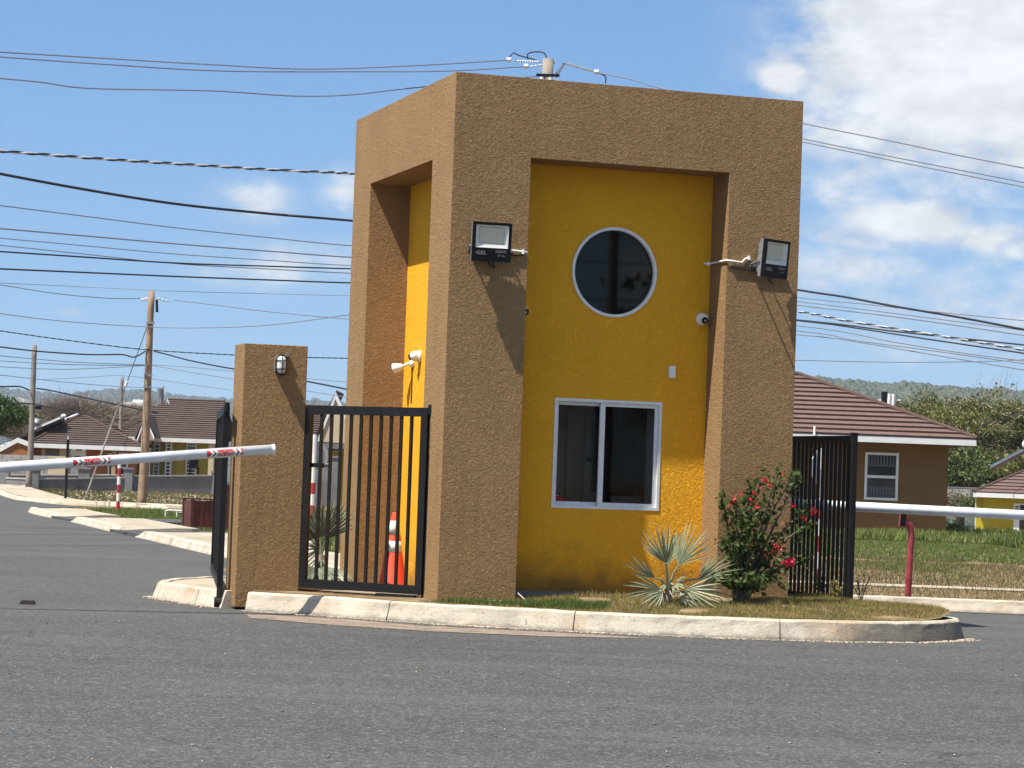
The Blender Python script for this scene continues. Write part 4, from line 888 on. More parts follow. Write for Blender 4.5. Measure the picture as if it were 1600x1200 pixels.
# ------------------------------------------------------------------ planting on the island
def fan_frond(parent, base, hub, axis, nrm, spread, nseg, length, m, petiole_m='palm_silver', width=.030, droop=.12):
    """one fan leaf: stalk and folded blades radiating from its hub; each leaf is one part"""
    base = Vector(base); hub = Vector(hub); ax = Vector(axis).normalized(); nr = Vector(nrm); nr = (nr - ax * nr.dot(ax)).normalized(); side = ax.cross(nr)
    mb = MB(); mid = (base + hub) / 2 + Vector((0, 0, .05)); mb.tube([base, mid, hub], [.016, .012, .009], 6)
    for k in range(nseg):
        u = (k / (nseg - 1) - .5) * 2; a = u * spread / 2 + random.uniform(-.05, .05); d = ax * math.cos(a) + side * math.sin(a)
        l = length * (1 - .28 * u * u) * random.uniform(.85, 1.1); w = width * random.uniform(.8, 1.15)
        s = d.cross(nr).normalized(); pts = []
        for q, ww in ((.0, .25), (.35, 1), (.7, .8), (1.0, .04)):
            c = hub + d * (l * q) - Vector((0, 0, 1)) * droop * l * q * q + nr * (.02 * math.sin(3 * q))
            pts += [c + s * w * ww * .5, c + nr * (-.35 * w * ww), c - s * w * ww * .5]
        fs = []
        for i in range(3):
            a0 = 3 * i; fs += [(a0, a0 + 1, a0 + 4, a0 + 3), (a0 + 1, a0 + 2, a0 + 5, a0 + 4)]
        mb.add(pts, fs)
    return mb.build('frond', m, parent, fix=False)
PB = Vector((1.52, 23.90, .25))
palm = thing('fan_palm', 'silver fan palm growing in the lawn under the right side of the sliding window', 'palm', PB, 0)
MB().tube([(0, 0, -.03), (.02, 0, .12)], [.05, .03], 8).build('trunk', 'pale_bark', palm)
vc = Vector((0, -1, .15))
for hub, ax, sp, ns, ln, dr in (((-.02, -.10, .36), (-.34, -.12, .95), 1.35, 11, .44, .03), ((.10, -.04, .34), (.48, .05, .90), 1.45, 13, .46, .04), ((.0, .06, .33), (.05, .35, .9), 1.3, 9, .40, .04), ((-.12, -.10, .22), (-.80, -.1, .50), .7, 5, .34, .05),
                            ((.30, .02, .22), (.86, -.05, .50), 1.25, 10, .42, .06), ((-.07, -.16, .12), (-.9, -.25, .05), .9, 6, .40, .10), ((-.05, -.2, .10), (-.45, -.5, -.35), .8, 5, .30, .1),
                            ((.16, -.18, .13), (.85, -.3, -.12), 1.3, 8, .42, .10), ((.06, -.16, .16), (.25, -.75, .15), 1.4, 7, .26, .12), ((.28, .02, .12), (.95, .1, .15), 1.0, 8, .44, .1), ((.12, -.1, .10), (.5, -.6, -.4), 1.0, 6, .28, .1)):
    fan_frond(palm, (.01, 0, .08), hub, ax, vc + Vector((random.uniform(-.7, .7), 0, random.uniform(-.2, .6))), sp, ns, ln, 'palm_silver', width=.021, droop=dr)
for k in range(9):
    a = k * .7; MB().tube([(.0, 0, .05), (.12 * math.cos(a), .08 * math.sin(a) - .03, .10), (.30 * math.cos(a), .15 * math.sin(a) - .06, .02 + .02 * (k % 3))], [.010, .008, .003], 5).build('dead_stalk', 'pale_bark', palm)
PB2 = Vector((-1.90, 26.2, .19))
palm2 = thing('fan_palm', 'grey green fan palm with stiff leaves behind the barred gate', 'palm', PB2, 0)
MB().tube([(0, 0, -.03), (.0, 0, .3)], [.06, .05], 8).build('trunk', 'pale_bark', palm2)
for k in range(11):
    a = math.pi * (.36 + .86 * k / 10) + random.uniform(-.1, .1); el = math.sin(a); dx = math.cos(a)
    ax = Vector((dx, -.25 + .3 * random.random(), el)); hub = Vector((0, 0, .32)) + ax * .16
    fan_frond(palm2, (0, 0, .27), hub, ax, (random.uniform(-.3, .3), -1, random.uniform(-.3, .5)), 1.5, 12, .46, 'palm_grey', width=.034, droop=.1)
for k in range(5):
    ax = Vector((-.8 + .3 * k, -.5, -.25)); hub = Vector((0, -.05, .22)) + ax * .16
    fan_frond(palm2, (0, 0, .2), hub, ax, (random.uniform(-.3, .3), -.6, .8), 1.5, 10, .42, 'palm_grey', width=.03, droop=.2)

BB = Vector((2.22, 24.12, .26))
bou = thing('bougainvillea', 'bougainvillea bush with dark leaves and scattered red flowers beside the right column', 'shrub', BB, 0)
stem_targets = [(2.407, 24.1, 1.48), (2.152, 24, 1.199), (2.026, 24.1, 1.254), (2.553, 24, 1.515), (2.745, 24.2, 1.51), (2.841, 24.1, 1.174), (2.858, 24, 1.025), (2.832, 24.1, 0.707), (2.652, 23.9, 0.719), (2.28, 24, 0.992), (2.47, 24.15, 1.178), (2.14, 24.1, 0.925), (2.039, 23.95, 0.834), (2.393, 23.9, 0.908), (2.317, 24.2, 1.355), (2.557, 24, 0.821), (2.221, 23.95, 0.811), (2.699, 24.1, 1.46), (2.268, 24.1, 0.717)]
mb = MB(); tips = []
for i, tg in enumerate(stem_targets):
    T = Vector(tg) - BB; b0 = Vector((random.uniform(-.05, .05), random.uniform(-.03, .03), -.02)); mid = b0.lerp(T, .55) + Vector((random.uniform(-.06, .06), random.uniform(-.05, .05), .10))
    path = resample3([b0, mid, T], 6); mb.tube([tuple(p) for p in path], [.016 * (1 - .8 * j / (len(path) - 1)) + .002 for j in range(len(path))], 5); tips.append(path)
mb.build('stem', 'bark', bou)
C = []
for path in tips:
    for j, p in enumerate(path):
        if j < 3: continue
        n = 7 if j < len(path) - 4 else 12
        for _ in range(n): C.append(np.array(p) + rng.normal(0, .034, 3) - np.array([0, 0, .012]))
core = np.array(Vector((2.291, 24, 1.023)) - BB); C += list(core + rng.normal(0, 1, (240, 3)) * np.array([.085, .08, .11]))
foot = np.array(Vector((2.279, 23.95, 0.482)) - BB); C += list(foot + rng.normal(0, 1, (480, 3)) * np.array([.17, .10, .042]))
C = np.array(C); C[:, 2] = np.maximum(C[:, 2], .01); A, B = leaf_cloud(C, .027, .4, .45, .62); quads('foliage', C, A, B, 'shrub_dark', bou)
EXTRA = [(2.205, 23.95, 1.28), (2.372, 23.95, 1.346), (2.474, 23.95, 1.362), (2.342, 23.9, 1.177), (2.696, 24, 1.188), (2.791, 24, 1.059), (2.504, 23.88, 0.751), (2.1, 23.95, 1.168)]
for e in EXTRA:
    c = np.array(Vector(e) - BB); C = c + rng.normal(0, .014, (5, 3)); A, B = leaf_cloud(C, .013, .2, .4, .75); quads('flower', C, A, B, 'bract_red', bou)
red = [((1192, 748), 16), ((1198, 752), 12), ((1150, 781), 10), ((1171, 784), 10), ((1180, 770), 7), ((1213, 852), 10), ((1218, 856), 6), ((1197, 868), 7), ((1224, 742), 6), ((1226, 815), 5), ((1268, 796), 12), ((1270, 802), 10)]
RED_PTS = {'1192,748': (2.398, 24, 1.431), '1198,752': (2.435, 24, 1.408), '1150,781': (2.147, 23.95, 1.223), '1171,784': (2.271, 23.92, 1.21), '1180,770': (2.33, 24, 1.296), '1213,852': (2.533, 23.88, 0.812), '1218,856': (2.563, 23.88, 0.789), '1197,868': (2.442, 23.9, 0.712), '1224,742': (2.596, 24.05, 1.474), '1226,815': (2.617, 24, 1.035), '1268,796': (2.878, 24.1, 1.157), '1270,802': (2.892, 24.1, 1.121)}
for (pp, n) in red:
    c = np.array(Vector(RED_PTS['%d,%d' % pp]) - BB); C = c + rng.normal(0, .017, (n, 3)); A, B = leaf_cloud(C, .0145, .2, .4, .75); quads('flower', C, A, B, 'bract_red', bou)
c = np.array(Vector((2.655, 23.86, 0.661)) - BB); C = c + rng.normal(0, 1, (60, 3)) * np.array([.026, .02, .017]); A, B = leaf_cloud(C, .019, .2, .3, .8); fo = quads('flower', C, A, B, 'bract_pink', bou); fo['label'] = 'large bright pink flower cluster'

def weed(label, base, stems, m, spread, h, leaves, size, leaf_n):
    t = thing('weed', label, 'weed', base, 0); mb = MB(); C = []
    for k in range(stems):
        a = random.uniform(0, 6.28); tip = Vector((math.cos(a) * spread * random.uniform(.3, 1), math.sin(a) * spread * .6, h * random.uniform(.6, 1.1))); pa = resample3([Vector((0, 0, -.02)), tip * .5 + Vector((0, 0, .03)), tip], 4)
        mb.tube([tuple(p) for p in pa], .004, 4)
        for p in pa[3:]:
            for _ in range(leaf_n): C.append(np.array(p) + rng.normal(0, size * .9, 3))
    mb.build('stem', m, t); C = np.array(C); A, B = leaf_cloud(C, size, .3, .4, .5); quads('foliage', C, A, B, leaves, t)
weed('small yellowing weed at the foot of the open right gate', Vector((3.123, 25.428, 0.24)), 3, 'pale_bark', .06, .24, 'weed_green', .018, 6)
weed('bushy green weed against the last bars of the open right gate', Vector((3.252, 24.896, 0.24)), 7, 'pale_bark', .09, .22, 'dry_grass', .016, 7)
weed('dry purplish weed leaning beside the black gate post', Vector((3.539, 25.291, 0.23)), 7, 'bark', .12, .26, 'scrub_leaf', .012, 2)
t = thing('dry_twig', 'pale dry twig poking up before the black gate post', 'twig', Vector((3.341, 25.584, 0.24)), 0)
MB().tube([(0, 0, 0), (.06, -.02, .14), (.10, -.03, .24), (.16, -.02, .27)], .005, 5).tube([(.10, -.03, .24), (.06, -.04, .23)], .004, 4).tube([(.10, -.03, .24), (.14, -.05, .29)], .004, 4).build('wood', 'pale_bark', t)

# grass of the island lawn
LAWN = [(-.80, 23.46), (-.27, 23.24), (.22, 23.12), (.91, 22.90), (1.80, 22.80), (2.80, 22.83), (3.30, 23.0), (3.72, 23.22), (4.03, 23.55), (4.18, 23.92), (4.15, 24.22), (3.9, 24.45), (3.3, 24.9), (3.0, 25.6), (2.78, 24.72), (2.0, 24.6), (1.0, 24.25), (.0, 23.85), (-.62, 23.56)]
q = scatter(LAWN, 46000); P = np.column_stack([q, soil_z(q[:, 0], q[:, 1])])
tall = 1 + 1.2 * sstep(.25, .7, np.array([mn.noise(Vector((a * 1.3, b * 1.3, 3))) for a, b in q]) + .15)
dens = np.array([mn.noise(Vector((a * 2.2, b * 2.2, 8))) for a, b in q]) > -.28
P, tall = P[dens], tall[dens]
g = blades('lawn_grass', P, .032 * tall, .0035, 'dry_grass', lean=.7); tag(g, 'short dry lawn grass on the island', 'grass', kind='stuff')
# longer green tufts along the wall foot
q = scatter([(-.64, 23.44), (.15, 23.5), (.7, 23.72), (.72, 23.6), (1.0, 23.6), (.9, 23.2), (-.3, 23.28)], 6000); P = np.column_stack([q, soil_z(q[:, 0], q[:, 1])]); g = blades('tuft_grass', P, .055, .004, 'lawn_green', lean=.6); tag(g, 'longer green grass at the foot of the left column', 'grass', kind='stuff')
q = scatter([(-2.35, 24.5), (-1.95, 24.3), (-1.0, 23.9), (-.95, 24.1), (-1.9, 24.75)], 1200); 
q2 = scatter([(-2.3, 25.9), (-1.5, 25.6), (-1.5, 27.0), (-2.6, 27.0)], 5000); P = np.column_stack([q2, soil_z(q2[:, 0], q2[:, 1])]); g = blades('palm_bed_grass', P, .06, .004, 'dry_grass'); tag(g, 'dry grass round the palm behind the gate', 'grass', kind='stuff')

# grit by the kerb and stray stones on the road
q = scatter(GRIT, 2600); P = np.column_stack([q, np.full(len(q), .002)]); pebbles('grit', P, .007, 'stone_pink')
sheet('road_dust', GRIT, .004, 'road_dust', zf=lambda x, y: 0)
qs = []
for i in range(len(KERB) - 7):
    a = np.array(KERB[i]); b = np.array(KERB[i + 1]); u = rng.uniform(0, 1, 180)[:, None]; t_ = b - a; nn = np.array([t_[1], -t_[0]]) / np.linalg.norm(t_); qs.append(a + t_ * u + nn * np.abs(rng.normal(.03, .07, 180))[:, None])
for a, b in (((-2.72, 24.52), (-3.25, 25.42)), ((-3.25, 25.42), (-3.6, 26.2))):
    a = np.array(a); b = np.array(b); u = rng.uniform(0, 1, 220)[:, None]; t_ = b - a; nn = np.array([-t_[1], t_[0]]) / np.linalg.norm(t_); qs.append(a + t_ * u + nn * np.abs(rng.normal(.03, .08, 220))[:, None])
q = np.concatenate(qs); pebbles('kerb_gravel', np.column_stack([q, np.full(len(q), .003)]), .010, 'stone_pale')
q = scatter([(-4.5, 11), (4.5, 11), (5.2, 23), (-5.2, 23)], 240); pebbles('road_stones', np.column_stack([q, np.full(len(q), .004)]), .0075, 'stone_pale')
q = scatter([(-4.5, 11), (4.5, 11), (5.2, 23), (-5.2, 23)], 260); pebbles('dark_road_stones', np.column_stack([q, np.full(len(q), .004)]), .009, 'stone_grey')

# ------------------------------------------------------------------ right side: kerb, lawn
rk = thing('lane_kerb', None, None); rk['kind'] = 'structure'
kerb_run([(2.2, 29.2), (4.2, 29.2), (5.4, 29.2), (8, 29.15), (14, 29.0), (30, 28.6)], .14, rk, 2.2, seed=3)
sheet('verge', [(2.2, 29.34), (30, 28.75), (30, 33.0), (2.2, 33.2)], .12, 'soil', step=1)
rk2 = sheet('footpath', [(2.0, 32.6), (30, 31.6), (30, 32.3), (2.0, 33.4)], .13, 'sidewalk_concrete', step=2)
q = scatter([(2.2, 29.4), (12, 29.2), (12, 32.2), (2.2, 32.7)], 9000); P = np.column_stack([q, terr(q[:, 0], q[:, 1]) + .12]); g = blades('verge_tuft', P, .05, .006, 'lawn_dry'); tag(g, 'sparse dry grass between the two kerbs', 'grass', kind='stuff')
def lawn_bank(name, poly, n, h, w, m, label, dz=-.06, lean=.5, patch=None):
    q = scatter(poly, n)
    if patch:
        f, y0, sp, sg = patch; nn = np.array([mn.noise(Vector((a * f, b * f * .5, 5))) + .5 * mn.noise(Vector((a * f * 3, b * f * 2, 9))) for a, b in q]); q = q[sg * (q[:, 1] - y0) / sp + nn * 1.6 > 0]
    P = None; P = np.column_stack([q, terr(q[:, 0], q[:, 1]) + dz]); hh = h * (1 + .5 * np.array([mn.noise(Vector((a * .4, b * .4, 2))) for a, b in q]))
    g = blades(name, P, hh, w, m, lean=lean); return tag(g, label, 'grass', kind='stuff')
lawn_bank('dry_lawn', [(2, 33.0), (10, 32.4), (13, 58), (4, 58)], 40000, .06, .009, 'lawn_dry', 'browned trampled grass before the brown house', patch=(.33, 52, 8, -1))
lawn_bank('green_lawn', [(3, 40), (12, 39), (22, 77), (4, 77)], 80000, .06, .012, 'lawn_green', 'green grass in front of the brown house', patch=(.33, 50, 8, 1))
lawn_bank('kerb_green', [(2, 33.0), (10, 32.4), (10.5, 35), (2, 36)], 9000, .06, .009, 'lawn_green', 'greener grass along the footpath edge', patch=(.8, 34, 3, -1))
lawn_bank('house_weeds', [(5, 73.5), (15, 73.5), (15, 76.6), (5, 76.6)], 9000, .24, .03, 'weed_green', 'pale green weeds along the foot of the brown house', dz=.0)
lawn_bank('rough_grass', [(13.5, 60), (26, 60), (34, 118), (17, 118)], 42000, .30, .035, 'weed_green', 'tall rough grass between the two right houses')
lawn_bank('rough_grass_dark', [(13.5, 66), (26, 66), (34, 120), (17, 120)], 16000, .36, .05, 'bush_leaf', 'darker weeds among the rough grass')

# ------------------------------------------------------------------ left side: sidewalk lengths, verge, rubble
def along(P, w):
    """a strip of width w to the right-hand side of polyline P (seen walking away)"""
    out = []
    for i, p in enumerate(P):
        a = np.array(P[max(i - 1, 0)]); b = np.array(P[min(i + 1, len(P) - 1)]); t_ = (b - a) / np.linalg.norm(b - a); out.append((p[0] + t_[1] * w, p[1] - t_[0] * w))
    return list(P) + out[::-1]
def walk(P, w, h=.13, seed=2, ends=(True, True)):
    """cast kerb with its concrete footway, both dipping at the driveway ends"""
    t = thing('sidewalk', None, None); t['kind'] = 'structure'; A0 = np.array(P[0]); A1 = np.array(P[-1])
    def dip(x, y):
        d0 = math.hypot(x - A0[0], y - A0[1]) if ends[0] else 9; d1 = math.hypot(x - A1[0], y - A1[1]) if ends[1] else 9
        return float(.3 + .7 * sstep(.0, .9, min(d0, d1)))
    kerb_run(list(reversed(P)), h, t, 2.4, seed=seed, width=.2, dip=dip, zt=lambda x, y: float(terr(x, y)))
    sheet('footway', along([(p[0] + .14, p[1] + .03) for p in P], w), h - .012, 'sidewalk_concrete', step=.8, kind=None, parent=t, thick=.3, zf=lambda x, y: float(terr(x, y)) + (h - .02) * (dip(x, y) - 1))
    return t
walk([(-1.3, 29.9), (-2.6, 33.3), (-4.39, 38.4), (-6.75, 46.3)], 1.5, seed=4, ends=(False, True))
walk([(-7.55, 49.0), (-9.84, 57.4)], 1.5, seed=5)
walk([(-10.7, 60.2), (-12.1, 65.0), (-12.9, 68.5)], 1.4, seed=6)
sheet('driveway', [(-6.6, 45.9), (-7.7, 49.4), (-4.6, 51.5), (-3.6, 47.0)], .055, 'asphalt_lane', thick=.2); sheet('driveway', [(-9.7, 57.0), (-10.85, 60.6), (-7.6, 62.0), (-7.0, 58.2)], .055, 'asphalt_lane', thick=.2)
walk([(-8.6, 78.6), (-11.65, 83.8), (-15.87, 86.4), (-20, 98), (-24, 112)], 1.6, .12, seed=7, ends=(False, False))
sheet('footpath', [(-9.5, 74.0), (-5.0, 78), (-4.6, 79.4), (-9.9, 75.2)], .02, 'sidewalk_concrete')
VERGE1 = [(-3.5, 41.5), (-5.3, 47.5), (-6.1, 50.5), (-8.2, 57.7), (-8.9, 61), (-10.6, 66), (-12.0, 70), (-13.3, 74.5), (-12.8, 80.5), (-10.8, 82.2), (-8.9, 79.0), (2, 80), (2, 42)]
lawn_bank('verge_lawn', VERGE1, 36000, .10, .013, 'lawn_green', 'green grass round the planter box', dz=-.05)
VERGE2 = [(-8.0, 79.5), (-10.3, 83.9), (-14.6, 86.9), (-18.5, 97.5), (-20, 103.5), (2, 103.5), (2, 80)]
lawn_bank('rubble_grass', VERGE2, 60000, .10, .018, 'verge_grass', 'patchy grass on the rubble before the low wall', dz=-.05)
q = scatter([(-11.5, 87.5), (-14.5, 89.5), (-17.5, 99), (-17.5, 104), (-5, 104), (-5, 90)], 1500); pebbles('rubble', np.column_stack([q, terr(q[:, 0], q[:, 1]) - .045]), .07, 'stone_pale')
q = scatter([(-11.5, 87.5), (-14.5, 92), (-16.5, 104), (-4, 104), (-4, 90)], 2600); pebbles('pink_rubble', np.column_stack([q, terr(q[:, 0], q[:, 1]) - .045]), .07, 'stone_pink')
t = thing('concrete_block', 'grey hollow concrete block lying in the grass by the first wall pier', 'concrete block', (-19.529, 101, 0.065), .1)
MB().box(-.17, .17, -.1, .1, -.05, .16).build('block', 'coping_concrete', t, bevel=.01)

# low garden walls with piers
def garden_wall(label, pts, h, group='low grey garden walls with piers', pier=(.36, .95), ends=(True, True)):
    """pts: plan points with ground height"""
    a = Vector(pts[0]); t = thing('garden_wall', label, 'wall', a, 0, group); P = [Vector(p) - a for p in pts]
    for i in range(len(P) - 1):
        p, q_ = P[i], P[i + 1]; d = (q_ - p); n = Vector((-d.y, d.x, 0)).normalized() * .09; up = Vector((0, 0, h)); dn = Vector((0, 0, -.4))
        MB().prism([tuple(p - n + dn), tuple(q_ - n + dn), tuple(q_ + n + dn), tuple(p + n + dn)], up - dn).build('panel', 'grey_concrete', t)
        n2 = n * 1.35; MB().prism([tuple(p - n2 + up), tuple(q_ - n2 + up), tuple(q_ + n2 + up), tuple(p + n2 + up)], (0, 0, .055)).build('coping', 'coping_concrete', t)
    for i, p in enumerate(P):
        if (i == 0 and not ends[0]) or (i == len(P) - 1 and not ends[1]): continue
        w = pier[0] / 2; MB().box(p.x - w, p.x + w, p.y - w - .02, p.y + w - .02, p.z - .4, p.z + pier[1] - .08).build('pier', 'grey_concrete', t)
        w *= 1.22; MB().box(p.x - w, p.x + w, p.y - w - .02, p.y + w - .02, p.z + pier[1] - .079, p.z + pier[1]).build('pier_cap', 'grey_concrete', t)
    return t
garden_wall('low grey wall with three piers behind the rubble, under the white barrier arm', [(-20.378, 103, -0.056), (-18.973, 102, -0.05), (-15.531, 104, 0.11)], .50)
garden_wall('low grey wall running right from the utility pole before the olive porch', [(-15.55, 104.3, 0.108), (-12.207, 106, 0.242)], .58, ends=(False, True), pier=(.3, .8))
garden_wall('lower grey wall with white coping further back by the terracotta house', [(-22.368, 112, 0.091), (-18.652, 112, 0.224), (-16.963, 112, 0.284)], .40, ends=(False, False), pier=(.5, .75))
garden_wall('grey garden wall with a pier seen between the bars of the small gate', [(-8.006, 90, 0.365), (-6.196, 90, 0.43)], 1.05, pier=(.35, 1.35), ends=(False, True))
t = thing('block_wall', 'pale unplastered block wall at the left edge behind the barrier arm', 'wall', (-23.642, 114, 0.38), 0)
for r_ in range(5):
    for k in range(9):
        MB().box(k * .42 - .3 + (r_ % 2) * .2, k * .42 + .10 + (r_ % 2) * .2, -.08, .08, r_ * .21, r_ * .21 + .2).build('block', 'pale_concrete', t)
MB().box(3.0, 3.9, -.1, .1, 0, 1.05).build('end_panel', 'cream_wall', t)

# ------------------------------------------------------------------ houses
def clip(poly, b0, b1):
    def cut(P, c, keep_above):
        out = []
        for i in range(len(P)):
            p, q_ = P[i], P[(i + 1) % len(P)]; ip = (p[1] >= c) if keep_above else (p[1] <= c); iq = (q_[1] >= c) if keep_above else (q_[1] <= c)
            if ip: out.append(p)
            if ip != iq: u = (c - p[1]) / (q_[1] - p[1]); out.append((p[0] + (q_[0] - p[0]) * u, c))
        return out
    P = cut(poly, b0, True); return cut(P, b1, False) if len(P) > 2 else []
def roof_plane(roof, A, B, C3, extra=None, course=.34, t=.06, singly=True, m='roof_brown'):
    """courses of metal roof tiles over the plane A-B (eave) up to point(s) C3; each course laps over the one below"""
    A, B = Vector(A), Vector(B); ups = [Vector(c) for c in C3]; x = (B - A).normalized(); nrm = x.cross((ups[0] - A)).normalized()
    if nrm.z < 0: nrm = -nrm
    y = nrm.cross(x)
    if y.z < 0: y = -y
    P2 = [(0, 0), ((B - A).length, 0)] + [((c - A).dot(x), (c - A).dot(y)) for c in ups]; top = max(p[1] for p in P2); n = max(1, int(round(top / course))); cw = top / n
    joined = MB()
    for k in range(n):
        q_ = clip(P2, k * cw, min(top, (k + 1) * cw + .03))
        if len(q_) < 3: continue
        hi = [A + x * p[0] + y * p[1] + nrm * (.004 + t * (1 - (p[1] - k * cw) / cw)) for p in q_]; lo = [A + x * p[0] + y * p[1] - nrm * .02 for p in q_]; m_ = len(q_)
        mb = MB() if singly else joined
        mb.add(hi + lo, [tuple(range(m_)), tuple(reversed(range(m_, 2 * m_)))] + [(i, i + m_, (i + 1) % m_ + m_, (i + 1) % m_) for i in range(m_)])
        if singly: mb.build('tile_course', m, roof)
    if not singly: o = joined.build('tile_courses', m, roof); o['kind'] = 'stuff'
def ridge(roof, a, b, r=.075, m='roof_ridge'): MB().tube([Vector(a), Vector(b)], r, 8).build('ridge_cap', m, roof)
def window(parent, x0, x1, z0, z1, y, t=.06, m='white_frame', g='window_dark', bars=(), slats=None, side=0):
    """window in a wall that faces -y (side 0)"""
    f = frame(x0, x1, z0, z1, t, y - .05, y + .02).build('window', m, parent)
    MB().box(x0 + t, x1 - t, y - .01, y + .01, z0 + t, z1 - t).build('pane', g, f)
    for k, z in enumerate(bars): MB().box(x0 + t, x1 - t, y - .035, y - .011, z - .03, z + .03).build('rail', m, f)
    if slats:
        for k in range(slats):
            z = z0 + t + (k + .5) * (z1 - z0 - 2 * t) / slats; MB().box(x0 + t, x1 - t, y - .045, y - .02, z - .028, z + .012).build('slat', m, f)
    return f
# --- brown house on the right
def house_brown():
    Y0 = 78.0; ZE = 2.93; X0, X1 = 2.6, 14.34; dep = 10.0; pit = .40; zb = -.35
    t = thing('bungalow', 'brown bungalow with a mauve tiled hip roof behind the right barrier arm', 'house', (0, Y0, 0), 0)
    wx0, wx1 = X0 + .8, 13.60
    # front wall with a window opening
    a0, a1, b0, b1 = 11.02, 12.06, .97, 2.44
    mb = MB().box(wx0, a0, .8, 1.0, zb, 2.78).box(a1, wx1, .8, 1.0, zb, 2.78).box(a0, a1, .8, 1.0, zb, b0).box(a0, a1, .8, 1.0, b1, 2.78)
    mb.box(wx1 - .2, wx1, 1.0, dep - .8, zb, 2.78).box(wx0, wx0 + .2, 1.0, dep - .8, zb, 2.78).box(wx0 + .2, wx1 - .2, dep - 1.0, dep - .8, zb, 2.78)
    mb.build('wall', 'brown_wall', t)
    f = frame(a0, a1, b0, b1, .075, .75, .86).build('window', 'white_frame', t); zm = (b0 + b1) / 2
    MB().box(a0 + .075, a1 - .075, .76, .85, zm - .055, zm + .03).build('rail', 'white_frame', f)
    for za, zb_ in ((b0 + .075, zm - .055), (zm + .03, b1 - .075)):
        MB().box(a0 + .075, a1 - .075, .83, .84, za, zb_).build('pane', 'window_dark', f)
    for k in range(9): MB().box(a0 + .1 + k * .095, a0 + .15 + k * .095, .822, .829, b0 + .08, zm - .38).build('curtain', 'window_blind', f); MB().box(a0 + .1 + k * .095, a0 + .15 + k * .095, .822, .829, zm + .35, b1 - .08).build('curtain', 'window_blind', f)
    for z in (zm - .36, zm + .33): MB().box(a0 + .075, a1 - .075, .815, .828, z - .02, z + .02).build('rail', 'window_blind', f)
    rf = MB().box(X0 + .04, X1 - .04, .04, dep - .04, 2.79, 2.815).build('roof', 'fascia_white', t)
    rise = pit * dep / 2; c = dep / 2
    E = [(X0, 0, ZE), (X1, 0, ZE), (X1, dep, ZE), (X0, dep, ZE)]; R0, R1 = (X0 + c, c, ZE + rise), (X1 - c, c, ZE + rise)
    roof_plane(rf, E[0], E[1], [R1, R0], course=.40, t=.065); roof_plane(rf, E[1], E[2], [R1], course=.40, t=.05, singly=False); roof_plane(rf, E[2], E[3], [R0, R1], course=.40, singly=False); roof_plane(rf, E[3], E[0], [R0], course=.40, singly=False)
    up = Vector((0, 0, .05))
    for p in (E[1], E[2]): ridge(rf, Vector(p) + up, Vector(R1) + up)
    for p in (E[0], E[3]): ridge(rf, Vector(p) + up, Vector(R0) + up)
    ridge(rf, Vector(R0) + up, Vector(R1) + up)
    mb = MB().box(X0 + .03, X1 - .06, .0, .03, ZE - .19, ZE - .0).box(X1 - .06, X1 - .03, 0, dep, ZE - .19, ZE).box(X0, X0 + .03, 0, dep, ZE - .19, ZE); mb.build('fascia', 'fascia_white', rf)
    MB().tube([(9.33, -.03, ZE - .05), (9.33, -.03, ZE + .24)], .04, 8).build('vent_pipe', 'white_plastic', rf)
house_brown()

